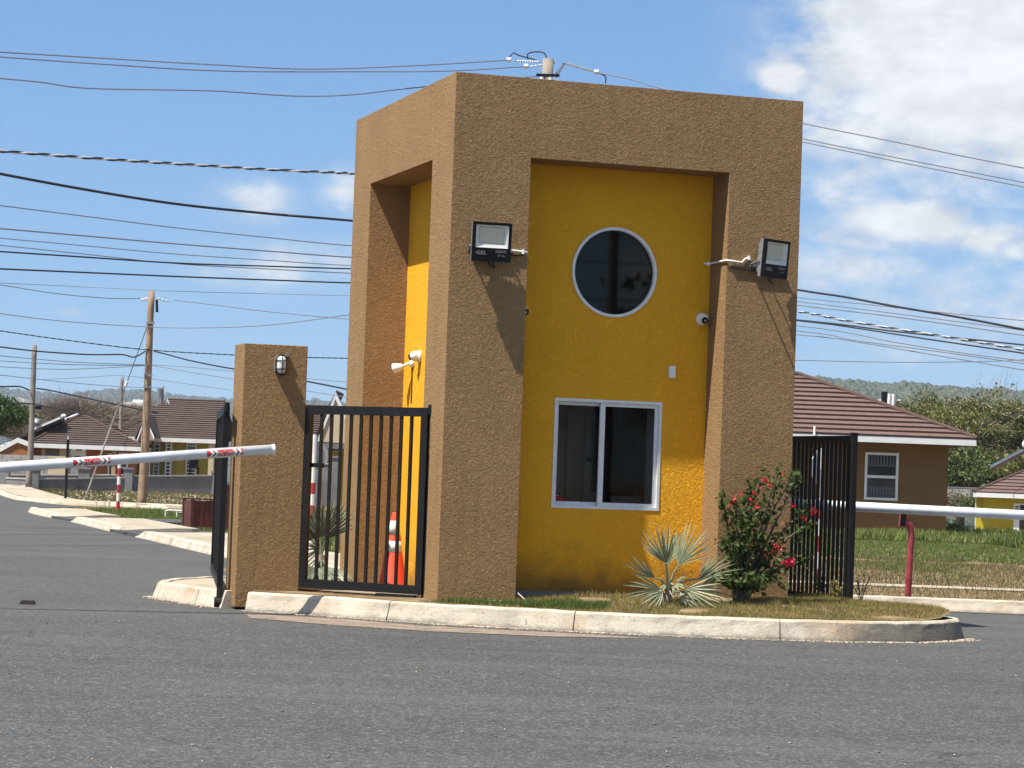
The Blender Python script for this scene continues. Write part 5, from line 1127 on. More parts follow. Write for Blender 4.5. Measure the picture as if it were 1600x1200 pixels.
# --- lime house far right with a solar heater
def house_lime():
    Y0 = 130.0; e = Vector((23.771, 130, 1.268)); X0 = e.x; ZE = e.z; X1 = X0 + 13; dep = 9; pit = .46; zb = ZE - 3.0
    t = thing('bungalow', 'lime green bungalow with a solar water heater at the right edge', 'house', (X0, Y0, 0), -.185); X0, X1 = 0, 13
    wx = X0 + .5
    a0, a1, b0, b1 = wx + 1.55, wx + 2.42, ZE - 2.1, ZE - .5
    mb = MB().box(wx, a0, .6, .8, zb, ZE - .1).box(a1, X1 - .5, .6, .8, zb, ZE - .1).box(a0, a1, .6, .8, zb, b0).box(a0, a1, .6, .8, b1, ZE - .1).box(wx, wx + .2, .8, dep - .6, zb, ZE - .1); mb.build('wall', 'lime_wall', t)
    MB().box(wx - .35, wx + .02, .9, 1.2, zb, ZE - .12).build('porch_column', 'lime_wall', t); MB().box(wx - .39, wx - .351, .9, 1.0, zb, ZE - .12).build('downpipe', 'fascia_white', t)
    f = MB().box(a0, a0 + .30, .56, .7, b0, b1).box(a1 - .24, a1, .56, .7, b0, b1).box(a0 + .3, a1 - .24, .56, .7, b0, b0 + .12).box(a0 + .3, a1 - .24, .56, .7, b1 - .06, b1).build('window', 'white_frame', t)
    MB().box(a0 + .3, a1 - .24, .64, .66, b0 + .12, b1 - .06).build('pane', 'window_dark', f)
    for k in range(5):
        MB().box(a0 + .06, a0 + .25, .545, .555, b1 - .2 - k * .12, b1 - .13 - k * .12).build('louvre', 'window_dark', f); MB().box(a1 - .2, a1 - .04, .545, .555, b1 - .2 - k * .12, b1 - .13 - k * .12).build('louvre', 'window_dark', f)
    rf = MB().box(X0 + .04, X1, .04, dep, ZE - .12, ZE - .1).build('roof', 'fascia_white', t); c = dep / 2; rise = pit * c
    R0 = (X0 + c, c, ZE + rise); R1 = (X1, c, ZE + rise)
    roof_plane(rf, (X0, 0, ZE), (X1, 0, ZE), [R1, R0], course=.42); roof_plane(rf, (X0, dep, ZE), (X0, 0, ZE), [R0], course=.42, singly=False); roof_plane(rf, (X1, dep, ZE), (X0, dep, ZE), [R0, R1], course=.42, singly=False)
    ridge(rf, (X0, 0, ZE + .05), (R0[0], R0[1], R0[2] + .05)); ridge(rf, (X0, dep, ZE + .05), (R0[0], R0[1], R0[2] + .05)); ridge(rf, R0, R1)
    MB().box(X0 + .02, X1, 0, .03, ZE - .24, ZE - .01).box(X0, X0 + .03, .03, dep, ZE - .24, ZE - .01).build('fascia', 'fascia_white', rf)
    s = thing('solar_heater', 'solar water heater with a pale tank on the lime house roof', 'solar heater', (26.34, 134, 3.083), -.5)
    R_ = Matrix.Rotation(-.5, 4, 'Y')
    mb = MB().box(-.95, .95, -.5, .5, 0, .09); mb.v = [tuple(R_ @ Vector(v)) for v in mb.v]; mb.build('collector', 'solar_blue', s)
    mb = MB().box(-1.0, 1.0, -.54, .54, -.05, -.001); mb.v = [tuple(R_ @ Vector(v)) for v in mb.v]; mb.build('tray', 'grey_metal', s)
    MB().tube([(1.1, -.65, .78), (1.1, .65, .78)], .24, 14).build('tank', 'aluminium_white', s, True)
    MB().box(.95, 1.25, -.4, .4, .15, .56).build('stand', 'grey_metal', s)
house_lime()
t = thing('boundary_wall', 'weathered pale concrete panel wall beyond the brown house', 'wall', (25.53, 150, 0.312), 0)
for k in range(3):
    MB().box(k * 1.75 + .06, k * 1.75 + 1.69, -.05, .05, -.3, 1.15).build('panel', 'pale_concrete', t); MB().box(k * 1.75 - .06, k * 1.75 + .06, -.08, .08, -.3, 1.22).build('post', 'grey_concrete', t)
    MB().box(k * 1.75 + .061, k * 1.75 + 1.689, -.07, .07, 1.151, 1.22).build('coping', 'grey_concrete', t)
for lab, p_, sz_, m_ in (('grey green shrub against the pale panel wall', (25.837, 147, 0.215), 1.0, 'scrub_leaf'), ('small shrub at the corner of the lime house porch', (26.579, 146, 0.256), .75, 'bush_leaf'), ('leafy bush at the foot of the brown house corner', (14.397, 82, -0.127), .45, 'weed_green')):
    t = thing('shrub', lab, 'shrub', p_, 0); mb = MB()
    for k in range(7): mb.tube([(0, 0, -.4), (rng.normal(0, .3) * sz_, rng.normal(0, .2) * sz_, sz_ * rng.uniform(.5, 1))], .015, 4)
    mb.build('stem', 'bark', t); C = rng.normal(0, 1, (1100, 3)) * np.array([.5, .4, .3]) * sz_ + np.array([0, 0, .4 * sz_]); A, B = leaf_cloud(C, .06 * sz_ + .02, .3, .4, .5); quads('foliage', C, A, B, m_, t)
sheet('driveway', [(17.6, 104), (26, 104), (26, 116), (17.6, 116)], .25, 'sidewalk_concrete', step=4)

# --- terracotta house on the left
def house_terracotta():
    t = thing('bungalow', 'terracotta bungalow with a brown hip roof and a white fanlight door', 'house', (0, 118, 0), 0)
    eL = Vector((-22.255, 118, 2.028)); eR = Vector((-17.052, 118, 1.976)); ap = Vector((-20.495, 121.5, 3.449)); O = Vector((0, 118, 0))
    x0, x1 = eL.x, eR.x; ze = (eL.z + eR.z) / 2; xa = ap.x; za = ap.z; zb = -.5; dep = 7.0
    rf = MB().box(x0, x1, .02, dep, ze - .12, ze - .1).build('roof', 'fascia_white', t)
    roof_plane(rf, (x0, 0, ze), (x1, 0, ze), [(xa, 3.5, za)], course=.28, t=.05, m='roof_dark'); roof_plane(rf, (x1, 0, ze), (x1, dep, ze), [(xa, 3.5, za)], course=.28, singly=False, m='roof_dark'); roof_plane(rf, (x0, dep, ze), (x0, 0, ze), [(xa, 3.5, za)], course=.28, singly=False, m='roof_dark'); roof_plane(rf, (x1, dep, ze), (x0, dep, ze), [(xa, 3.5, za)], course=.28, singly=False, m='roof_dark')
    for p in ((x0, 0), (x1, 0)): ridge(rf, (p[0], p[1], ze + .05), (xa, 3.5, za + .05), .06)
    # flat cap board on the left hip and the gable wing beside it
    MB().box(x0 - .05, x1 + .02, -.03, 0, ze - .21, ze - .01).build('fascia', 'fascia_white', rf)
    # gable wing running left
    g0 = Vector((-24.111, 117.5, 1.275)) - O; g1 = Vector((-22.726, 117.5, 2.094)) - O; g2 = Vector((-22.006, 117.5, 1.853)) - O
    mb = MB(); mb.prism([tuple(g0), tuple(g1), tuple(g2), (g2.x, g2.y, zb), (g0.x, g0.y, zb)], (0, .2, 0)); mb.build('gable_wall', 'terracotta_wall', t)
    mb = MB()
    for a, b in ((g0, g1), (g1, g2)):
        mb.prism([tuple(a + Vector((0, -.08, -.10))), tuple(b + Vector((0, -.08, -.10))), tuple(b + Vector((0, -.08, .12))), tuple(a + Vector((0, -.08, .12)))], (0, .07, 0))
    mb.build('bargeboard', 'fascia_white', rf)
    roof_plane(rf, (g0.x, g0.y + 6, g0.z + .1), (g0.x, g0.y - .05, g0.z + .1), [(g1.x, g1.y - .05, g1.z + .1), (xa, 3.5, za)], course=.3, singly=False, m='roof_dark')
    MB().tube([(g0.x, g0.y - .0, g0.z + .22), (xa - .15, 3.2, za + .02)], .05, 6).build('hip_flashing', 'fascia_white', rf)
    # walls with openings placed as seen
    def X(px_): return (px_ - 796.3) / 3971 * 119
    wl = MB().box(X(52), X(74), .7, .9, zb, ze - .12).box(X(74), X(96), .7, .9, zb, ze - 1.9).box(X(74), X(96), .7, .9, ze - .3, ze - .12).box(X(96), X(112), .7, .9, zb, ze - .12).box(X(112), X(137), .7, .9, ze - .2, ze - .12).box(X(137), X(216), .7, .9, zb, ze - .12)
    wl.build('wall', 'terracotta_wall', t)
    for a, b in ((68, 74), (96, 112)): MB().box(X(a), X(b), .64, .695, zb, ze - .13).build('surround', 'cream_wall', t)
    MB().box(X(50), X(56), -.02 + .2, .5, zb, ze - .12).build('porch_column', 'cream_wall', t); MB().box(X(180), X(186), .2, .5, zb, ze - .12).build('porch_column', 'pink_wall', t)
    window(t, X(74), X(96), ze - 1.9, ze - .3, .8, t=.14, m='grey_concrete', bars=(ze - 1.05,))
    d = MB().box(X(114), X(136), .74, .80, zb, ze - .28).build('door', 'white_frame', t)
    pts = [(X(125) + .33 * math.cos(a), .735, ze - .85 + .33 * math.sin(a)) for a in np.linspace(0, math.pi, 10)]; MB().prism(pts, (0, -.02, 0)).build('fanlight', 'window_dark', d)
    window(t, X(172), X(180), ze - 1.5, ze - .35, .69, t=.07); window(t, X(188), X(203), ze - 1.7, ze - .3, .69, t=.07, bars=(ze - 1.0,))
    s = thing('solar_heater', 'solar water heater with a white round tank on the terracotta house roof', 'solar heater', (-21.816, 119.5, 2.754), 0)
    a = Vector((-22.468, 119.5, 2.52)) - Vector((-21.816, 119.5, 2.754)); b = Vector((-21.081, 119.5, 3.172)) - Vector((-21.816, 119.5, 2.754))
    MB().prism([tuple(a + Vector((0, -.5, 0))), tuple(b + Vector((0, -.5, 0))), tuple(b + Vector((0, .7, 0))), tuple(a + Vector((0, .7, 0)))], (0, 0, .11)).build('collector', 'fascia_white', s)
    MB().prism([tuple(a + Vector((.05, -.51, -.14))), tuple(b + Vector((0, -.51, -.14))), tuple(b + Vector((0, .6, -.02))), tuple(a + Vector((.05, .6, -.02)))], (0, 0, .1)).build('frame', 'lamp_black', s)
    c = b + Vector((.05, .1, .15)); mb = MB(); mb.lathe([(.13 * math.sin(q_), .10 * -math.cos(q_)) for q_ in np.linspace(.05, 3.09, 10)], 14, Matrix.Translation(c)); mb.build('tank', 'aluminium_white', s, True)
    dsh = thing('satellite_dish', 'small white satellite dish on the left of the terracotta house', 'satellite dish', (-22.174, 119, 2.732), 0)
    mb = MB(); mb.lathe([(.02, .0), (.09, .015), (.16, .05), (.20, .09)], 16, Matrix.Translation((0, 0, .22)) @ Matrix.Rotation(math.radians(70), 4, 'X') @ Matrix.Rotation(.3, 4, 'Y')); mb.build('reflector', 'sign_back', dsh, True)
    MB().tube([(0, .08, -.3), (0, .08, .4)], .03, 6).build('mast', 'grey_metal', dsh)
house_terracotta()

# --- olive house with a porch left of the pillar
def house_olive():
    Yh = 120.0; t = thing('bungalow', 'olive house with a dark brown tiled roof and white grille windows behind the pillar', 'house', (0, Yh, 0), 0); O = Vector((0, Yh, 0))
    e0 = Vector((-16.877, 120, 2.486)) - O; e1 = Vector((-13.674, 120, 2.51)) - O; ze = e0.z; x0, x1 = e0.x, e1.x; zb = -.6
    p0 = Vector((-16.765, 124, 4.359)) - O; p1 = Vector((-13.952, 124, 4.366)) - O
    hx = Vector((-18.749, 120, 2.419)) - O
    rf = MB().box(x0 + .1, x1 - .05, .05, 8, ze - .12, ze - .1).build('roof', 'fascia_white', t)
    q0 = Vector((-17.535, 122.8, 3.678)) - O
    roof_plane(rf, (x0 - .35, 0, ze), (x1, 0, ze), [(p1.x, 4, p0.z), (p0.x, 4, p0.z), (q0.x, 2.8, q0.z)], course=.25, t=.05, m='roof_dark')
    roof_plane(rf, (x1, 8, ze), (x0 - .35, 8, ze), [(p0.x, 4, p0.z), (p1.x, 4, p0.z)], course=.27, singly=False, m='roof_dark')
    ridge(rf, (p0.x, 4, p0.z + .04), (p1.x, 4, p0.z + .04), .05); ridge(rf, (q0.x, 2.8, q0.z + .05), (q0.x + 1.6, 2.9, q0.z + .05), .05)
    # lower hip on the left
    l0 = hx; roof_plane(rf, (l0.x, 0, ze), (x0 - .3, 0, ze), [(x0 - .32, 2.6, q0.z - .1)], course=.25, t=.05, m='roof_dark')
    ridge(rf, (l0.x, 0, ze + .04), (x0 - .32, 2.6, q0.z - .06), .05)
    # dutch gable at the left end of the main ridge
    g = [Vector((-16.872, 123.6, 3.721)) - O, Vector((-16.709, 123.6, 4.318)) - O, Vector((-16.469, 123.6, 3.766)) - O]
    mb = MB().prism([tuple(p) for p in g], (0, .1, 0)); mb.build('gable', 'pink_wall', rf)
    mb = MB()
    for a, b in ((g[0], g[1]), (g[1], g[2])):
        mb.prism([tuple(a + Vector((0, -.06, -.06))), tuple(b + Vector((0, -.06, -.02))), tuple(b + Vector((0, -.06, .14))), tuple(a + Vector((0, -.06, .10)))], (0, .05, 0))
    # porch gable in front, partly behind the pole
    g = [Vector((-17.417, 118.8, 2.241)) - O, Vector((-17.072, 118.8, 3.3)) - O, Vector((-16.614, 118.8, 2.359)) - O]
    for a, b in ((g[0], g[1]), (g[1], g[2])):
        mb.prism([tuple(a + Vector((0, -.06, -.08))), tuple(b + Vector((0, -.06, -.04))), tuple(b + Vector((0, -.06, .16))), tuple(a + Vector((0, -.06, .12)))], (0, .05, 0))
    mb.build('bargeboard', 'fascia_white', rf)
    MB().prism([tuple(p) for p in g], (0, .15, 0)).build('gable', 'pink_wall', rf)
    MB().prism([tuple(g[0] + Vector((-.12, 0, .1))), tuple(g[1] + Vector((0, 0, .14))), tuple(g[1] + Vector((0, 3.5, .14))), tuple(g[0] + Vector((-.12, 3.5, .1)))], (0, 0, .06)).prism([tuple(g[1] + Vector((0.01, 0, .14))), tuple(g[2] + Vector((.12, 0, .1))), tuple(g[2] + Vector((.12, 3.5, .1))), tuple(g[1] + Vector((.01, 3.5, .14)))], (0, 0, .06)).build('porch_roof', 'roof_dark', rf)
    MB().box(x0 - .1, x1 + .0, -.03, 0, ze - .2, ze - .005).box(l0.x - .02, x0 - .45, -.03, 0, ze - .17, ze - .01).box(x1 - .02, x1 + .02, .0, .9, ze - .24, ze - .02).build('fascia', 'fascia_white', rf)
    def X(px_): return (px_ - 796.3) / 3971 * 121
    MB().box(X(236), X(337), 1.0, 1.2, zb, ze - .12).build('wall', 'olive_wall', t)
    MB().box(X(199), X(236), .5, .7, zb, ze - .12).build('side_wall', 'pink_wall', t)
    for a, b in ((230, 236), (330, 338)): MB().box(X(a), X(b), .1, .4, zb, ze - .12).build('porch_column', 'cream_wall', t)
    for a, b in ((261, 272),): MB().box(X(a), X(b), .5, .99, zb, ze - .15).build('pier', 'cream_wall', t)
    MB().box(X(191), X(199), .2, .5, zb, ze - .12).build('porch_column', 'pink_wall', t)
    window(t, X(241), X(251), ze - 2.0, ze - .2, .97, t=.05, slats=10); window(t, X(262), X(271), ze - 2.1, ze - .15, .46, t=.05, slats=11); window(t, X(292), X(308), ze - 2.1, ze - .2, .97, t=.05, slats=10); window(t, X(206), X(213), ze - 1.5, ze - .5, .46, t=.06)
    MB().prism([tuple(Vector(v)) for v in ((X(232), -.6, zb), (X(262), -.6, zb), (X(232), -.6, zb + .9))], (0, .15, 0)).build('stair_wall', 'olive_wall', t)
house_olive()
t = thing('porch_chair', 'dark chair standing on the porch of the olive house', 'chair', (-14.803, 119.7, 0.688), .3)
MB().box(-.22, .22, -.2, .2, .38, .44).build('seat', 'lamp_black', t); MB().box(-.22, .22, .18, .22, .45, .95).build('backrest', 'lamp_black', t)
for x in (-.19, .19):
    for y in (-.18, .18): MB().box(x - .02, x + .02, y - .02, y + .02, 0, .38).build('leg', 'lamp_black', t)

# --- house seen between the bars of the small gate
def house_gate():
    Yh = 100.0; t = thing('bungalow', 'cream gabled bungalow glimpsed through the bars of the small gate', 'house', (0, Yh, 0), 0); O = Vector((0, Yh, 0))
    rf = MB().box(-10.0, -5.6, .1, 6, 2.0, 2.02).build('roof', 'fascia_white', t)
    a = Vector((-9.354, 100, 2.323)) - O; b = Vector((-5.954, 100, 2.344)) - O; c1 = Vector((-9.658, 104, 3.909)) - O; c2 = Vector((-6.251, 104, 3.926)) - O
    roof_plane(rf, a, (b.x, b.y, a.z), [(c2.x, 4, c1.z), (c1.x, 4, c1.z)], course=.26, t=.05, m='roof_dark')
    g = [Vector((-7.429, 98.5, 2.348)) - O, Vector((-6.802, 98.5, 4.108)) - O, Vector((-5.914, 98.5, 2.303)) - O]
    MB().prism([tuple(p) for p in g], (0, .15, 0)).build('gable', 'cream_wall', rf); mb = MB()
    for p, q_ in ((g[0], g[1]), (g[1], g[2])):
        mb.prism([tuple(p + Vector((0, -.06, -.12))), tuple(q_ + Vector((0, -.06, -.06))), tuple(q_ + Vector((0, -.06, .22))), tuple(p + Vector((0, -.06, .16)))], (0, .05, 0))
    mb.build('bargeboard', 'fascia_white', rf)
    MB().prism([tuple(g[0] + Vector((-.15, 0, .16))), tuple(g[1] + Vector((0, 0, .2))), tuple(g[1] + Vector((0, 4.5, .2))), tuple(g[0] + Vector((-.15, 4.5, .16)))], (0, 0, .06)).build('porch_roof', 'roof_dark', rf)
    MB().box(a.x, b.x, -.04, 0, a.z - .22, a.z - .01).build('fascia', 'fascia_white', rf)
    MB().box(a.x + .3, b.x, .6, .8, -.5, a.z - .1).build('wall', 'olive_wall', t)
    MB().box(g[2].x - .45, g[2].x - .2, -1.45, -1.1, -.5, g[2].z).build('porch_column', 'cream_wall', t)
house_gate()

# ------------------------------------------------------------------ utility poles and wires
def pole(label, base, h, r0, r1, m='pole_wood', lean=(0, 0), group='wooden utility poles', fittings=True):
    t = thing('utility_pole', label, 'utility pole', base, 0, group); n = 14; mb = MB(); pts = []; rs = []
    for k in range(n + 1):
        u = k / n; pts.append((lean[0] * u + .02 * math.sin(5 * u), lean[1] * u, h * u - .3 * (1 - u))); rs.append((r0 + (r1 - r0) * u) * (1 + .04 * mn.noise(Vector((u * 9, h, 0)))))
    mb.tube(pts, rs, 12); mb.build('shaft', m, t, True); return t
MP = Vector((-12.556, 87.3, -0.17)); MT = Vector((-12.483, 87.3, 7.207))
mp = pole('tall brown wooden utility pole on the verge before the olive house', MP, MT.z - MP.z, .165, .105, lean=(MT.x - MP.x, 0))
hh = MT.z - MP.z; tx = MT.x - MP.x
def strain(parent, a, b, n=4, r=.05, m='insulator_white'):
    a, b = Vector(a), Vector(b); MB().tube([a, b], r * .3, 6).build('rod', 'grey_metal', parent); d = (b - a)
    for k in range(n):
        c = a + d * (.25 + .5 * k / max(1, n - 1)); MB().tube([c - d.normalized() * .018, c + d.normalized() * .018], r, 10).build('insulator', m, parent)
strain(mp, (tx - .1, 0, hh - .25), (tx - .42, 0, hh - .33), 3, .045); strain(mp, (tx + .1, 0, hh - .22), (tx + .62, 0, hh - .35), 3, .045)
MB().tube([(tx + .2, -.05, hh - .72), (tx + .17, -.05, hh - .3)], .045, 8).build('fuse', 'lamp_black', mp); MB().tube([(tx + .1, -.03, hh - .25), (tx + .22, -.05, hh - .28)], .02, 6).build('bracket', 'grey_metal', mp)
for z in (1.1, 2.9, 3.3): MB().box(tx * .8 - .13, tx * .8 + .15, -.16, -.10, hh - z - .04, hh - z + .04).build('clamp', 'grey_metal', mp)
t = thing('guy_wire', 'pale guy wire slanting from the tall brown pole down to the rubble', 'guy wire', MP, 0)
ga = Vector((-12.59, 87.3, 6.055)) - MP; gb = Vector((-14.735, 88.5, -0.152)) - MP; MB().tube([ga, gb], .017, 6).build('strand', 'wire_grey', t); gm = ga.lerp(gb, .33); MB().tube([gm - (gb - ga).normalized() * .1, gm + (gb - ga).normalized() * .1], .05, 8).build('insulator', 'insulator_white', t)
MB().tube([ga.lerp(gb, .45), gb], .03, 6).build('guard', 'pale_concrete', t)
p2b = Vector((-18.852, 100, 1.152)); p2t = Vector((-18.821, 100, 5.766)); pole('bare grey utility pole in front of the terracotta house', p2b - Vector((0, 0, .8)), p2t.z - p2b.z + .8, .125, .10, 'grey_wood', lean=(p2t.x - p2b.x, 0))
p3b = Vector((-24.534, 160, 3.219)); p3t = Vector((-24.673, 160, 6.602)); pole('far thin utility pole rising behind the two left houses', p3b - Vector((0, 0, 3)), p3t.z - p3b.z + 3, .15, .10, 'grey_wood', lean=(0, 0))
p4b = Vector((-26.07, 190, 4.723)); p4t = Vector((-26.113, 190, 6.973)); p4 = pole('far short utility pole above the ridge of the olive house', p4b - Vector((0, 0, 4)), p4t.z - p4b.z + 4, .14, .10, 'grey_wood')
MB().tube([(-.25, -.1, p4t.z - p4b.z + 3.1), (-.25, -.1, p4t.z - p4b.z + 3.8)], .2, 10).build('transformer', 'grey_metal', p4)
t = thing('dark_sign', 'small black box sign hung on a wire beside the bare grey pole', 'sign', (-18.405, 99, 3.283), 0); MB().box(-.12, .12, -.03, .03, -.07, .07).build('panel', 'lamp_black', t)
# pole behind the guardhouse: only its head shows over the parapet
KP = 62.0; kt = Vector((0.624, 62, 11.575)); kb = Vector((kt.x - .25, KP, -.3))
kp = pole('utility pole rising behind the guardhouse with white insulators at its head', kb, kt.z - kb.z, .17, .135, 'grey_wood', lean=(.25, 0)); hz = kt.z - kb.z
def kk(p): return Vector(p) - kb
def ins_string(pts, nd, r=.05, m='insulator_white', dark='lamp_black'):
    P = [kk(p) for p in pts]; MB().tube(P, .016, 6).build('rod', 'grey_metal', kp)
    tot = P[-1] - P[0]
    for k in range(nd):
        u = .15 + .7 * k / (nd - 1); c = P[0].lerp(P[-1], u); d = tot.normalized(); MB().tube([c - d * .016, c + d * .016], [r, r * .5], 10).build('insulator', m, kp)
ins_string([(0.439, 62, 11.49), (-0.237, 62, 11.497)], 9, .035); ins_string([(0.784, 62, 11.487), (0.098, 62, 11.351)], 6, .03); ins_string([(0.973, 62, 11.493), (1.48, 62, 11.354), (1.86, 62, 11.273)], 9, .055)
for p in ((-0.363, 62, 11.508), (0.066, 62, 11.366), (1.796, 62, 11.286)):
    c = kk(p); MB().tube([c - Vector((.05, 0, 0)), c + Vector((.05, 0, .01))], .06, 10).build('clamp', 'insulator_white', kp)
MB().prism([tuple(kk((0.764, 62, 11.17))), tuple(kk((0.988, 62, 11.51))), tuple(kk((1.036, 62, 11.48))), tuple(kk((0.829, 62, 11.125)))], (0, .08, 0)).build('brace', 'grey_metal', kp)
for P in ([(-0.364, 62, 11.556), (-0.259, 62, 11.686), (-0.1, 62, 11.628), (0.312, 62, 11.533)], [(0.107, 62, 11.541), (0.102, 62, 11.683), (0.304, 62, 11.738), (0.494, 62, 11.713), (0.561, 62, 11.589)], [(1.86, 62, 11.273), (2.02, 62, 11.184), (2.025, 62, 11.026)]):
    MB().tube(resample3([kk(p) for p in P], 5), .016, 5).build('jumper', 'wire_black', kp)
for zz, ww in ((.42, .3), (.62, .34)): MB().box(tx * 0 + .25 - ww, .25 + ww * .9, -.14, -.08, hz - zz - .03, hz - zz + .03).build('crossarm', 'lamp_black', kp)
for xx in (-.16, .05): MB().tube([(.25 + xx, -.16, hz - .66), (.25 + xx, -.16, hz - .48)], .05, 8).build('insulator', 'insulator_white', kp)
# pole head behind the brown house
rp = Vector((18.335, 125, 6.055)); t = thing('utility_pole', 'distant pole head with pale insulators just above the brown house roof', 'utility pole', rp - Vector((0, 0, 7)), 0, 'wooden utility poles')
MB().tube([(0, 0, 0), (0, 0, 7)], .16, 8).build('shaft', 'lamp_black', t); MB().tube([(-.45, 0, 6.55), (.8, 0, 6.6)], .05, 6).build('crossarm', 'wire_silver', t)
for xx in (.22, .42): MB().tube([(xx, -.1, 6.3), (xx + .02, -.1, 6.9)], .09, 8).build('insulator', 'insulator_white', t)

def wire(label, pts, r, m='wire_grey', sub=8, group='overhead wires', twist=0):
    P = [Vector(p) for p in pts]
    # spans run on to poles well outside the frame
    o0 = P[0]; t = thing('overhead_wire', label, 'wire', o0, 0, group)
    Q = resample3([p - o0 for p in P], sub if not twist else 10)
    for end, nxt in ((0, 1), (-1, -2)):
        if abs(P[end].x) > .2 * P[end].y:
            e = Q[end] + (Q[end] - Q[nxt]).normalized() * 45
            Q.insert(0, e) if end == 0 else Q.append(e)
    if not twist:
        MB().tube(Q, r, 5).build('strand', m, t); return t
    dense = []
    for i in range(len(Q) - 1):
        k = max(2, int((Q[i + 1] - Q[i]).length / .09))
        for j in range(k): dense.append(Q[i].lerp(Q[i + 1], j / k))
    dense.append(Q[-1]); dist = 0; pv = dense[0]; S1 = []; S2 = []
    for p in dense:
        dist += (p - pv).length; pv = p; a = dist * 2 * math.pi / twist; off = Vector((0, math.sin(a), math.cos(a))) * r * .8; S1.append(p + off); S2.append(p - off)
    MB().tube(S1, r, 5).build('strand', 'wire_black', t); MB().tube(S2, r * .95, 5).build('strand', m, t); return t
wire('topmost thin wire from the left edge to the insulator behind the guardhouse', [(-10.858, 50, 9.362), (-8.823, 53, 9.775), (-6.786, 55, 10.036), (-4.952, 58, 10.483), (-2.698, 60, 10.96), (-0.363, 62, 11.508)], .014)
wire('thin wire just under the topmost one, ending at the pole behind the guardhouse', [(-10.854, 50, 9.273), (-8.683, 53, 9.645), (-6.62, 56, 10.061), (-3.842, 59, 10.623), (-1.798, 60.5, 10.95), (0.066, 62, 11.366)], .014)
wire('wavy thin wire third from the top at the left', [(-10.836, 50, 8.854), (-9.759, 51, 8.933), (-8.893, 52, 8.987), (-6.64, 54, 9.317), (-5.131, 57, 9.708), (-3.903, 58, 9.931), (-2.678, 60, 10.427), (0.513, 62, 11.161)], .015)
wire('silver and black twisted cable high at the left of the guardhouse', [(-8.619, 40, 6.206), (-7.135, 42, 6.366), (-5.971, 44, 6.556), (-4.554, 46, 6.746), (-3.173, 48, 6.962), (0.606, 62, 8.549)], .017, 'wire_silver', twist=.62)
wire('thick black cable sagging across the sky left of the guardhouse', [(-8.606, 40, 5.892), (-7.326, 42, 5.859), (-5.998, 44, 5.863), (-4.522, 46, 5.943), (-3.139, 48, 6.063), (0.654, 62, 7.168)], .024, 'wire_black')
wire('thin grey wire below the thick black cable at the left', [(-9.763, 45.5, 5.91), (-8.229, 48, 5.971), (-6.734, 50, 5.994), (-5.093, 52, 6.045), (-3.511, 54, 6.113), (-1.573, 58, 6.434), (0.697, 61.8, 6.766)], 0.011, 'wire_grey')
wire('first wire of the middle bundle left of the guardhouse', [(-9.744, 45.5, 5.477), (-8.214, 48, 5.597), (-6.721, 50, 5.677), (-5.082, 52, 5.767), (-3.502, 54, 5.867), (-1.564, 58, 6.197), (0.705, 61.8, 6.534)], 0.014, 'wire_grey')
wire('faint second wire of the middle bundle at the left', [(-9.737, 45.5, 5.306), (-8.206, 48, 5.409), (-6.713, 50, 5.475), (-5.075, 52, 5.577), (-3.495, 54, 5.69), (-1.557, 58, 6.018), (0.712, 61.8, 6.352)], 0.009, 'wire_grey')
wire('faint third wire of the middle bundle at the left', [(-9.732, 45.5, 5.186), (-8.199, 48, 5.251), (-6.705, 50, 5.286), (-5.068, 52, 5.399), (-3.489, 54, 5.526), (-1.551, 58, 5.853), (0.718, 61.8, 6.186)], 0.009, 'wire_grey')
wire('dark fourth wire of the middle bundle at the left', [(-9.726, 45.5, 5.054), (-8.197, 48, 5.193), (-6.706, 50, 5.298), (-5.07, 52, 5.456), (-3.492, 54, 5.622), (-1.556, 58, 5.979), (0.712, 61.8, 6.337)], 0.015, 'wire_black')
wire('dark lowest wire of the middle bundle at the left', [(-9.712, 45.5, 4.733), (-8.185, 48, 4.901), (-6.695, 50, 5.033), (-5.059, 52, 5.175), (-3.481, 54, 5.321), (-1.544, 58, 5.653), (0.725, 61.8, 5.986)], 0.016, 'wire_black')
wire('thin wire just above the head of the tall brown pole', [(-19.083, 89.5, 7.463), (-15.666, 92, 7.587), (-12.163, 91, 7.483), (-9.319, 96, 7.849), (-5.913, 92, 7.616), (-2.538, 96, 7.973), (0.735, 61.8, 5.695)], 0.012, 'wire_grey')
wire('sagging wire from the left edge to the left arm of the tall brown pole', [(-17.027, 78, 6.752), (-16.246, 80, 6.751), (-14.96, 83, 6.726), (-13.601, 85, 6.765), (-12.891, 87.3, 6.949)], 0.014, 'wire_grey')
wire('wire from the right arm of the tall brown pole towards the guardhouse', [(-11.7, 87.3, 6.926), (-9.833, 84, 6.598), (-7.744, 80, 6.206), (-4.73, 74, 5.709), (-1.769, 68, 5.263)], 0.014, 'wire_grey')
wire('flat sagging wire crossing the upper part of the tall brown pole', [(-18.295, 84, 6.188), (-17.22, 85, 6.12), (-15.245, 86, 5.993), (-12.456, 87, 5.955), (-10.253, 86, 5.954), (-7.903, 84, 6.03), (-5.12, 80, 6.22), (-2.005, 76, 6.485)], 0.015, 'wire_grey')
wire('twisted black cable passing just above the clamps of the tall brown pole', [(-17.401, 80, 5.435), (-16.589, 82, 5.395), (-15.042, 85, 5.317), (-12.423, 87, 5.165), (-8.497, 84, 4.969), (-5.067, 80, 4.827), (-1.94, 76, 4.701)], 0.012, 'wire_black', twist=0.7)
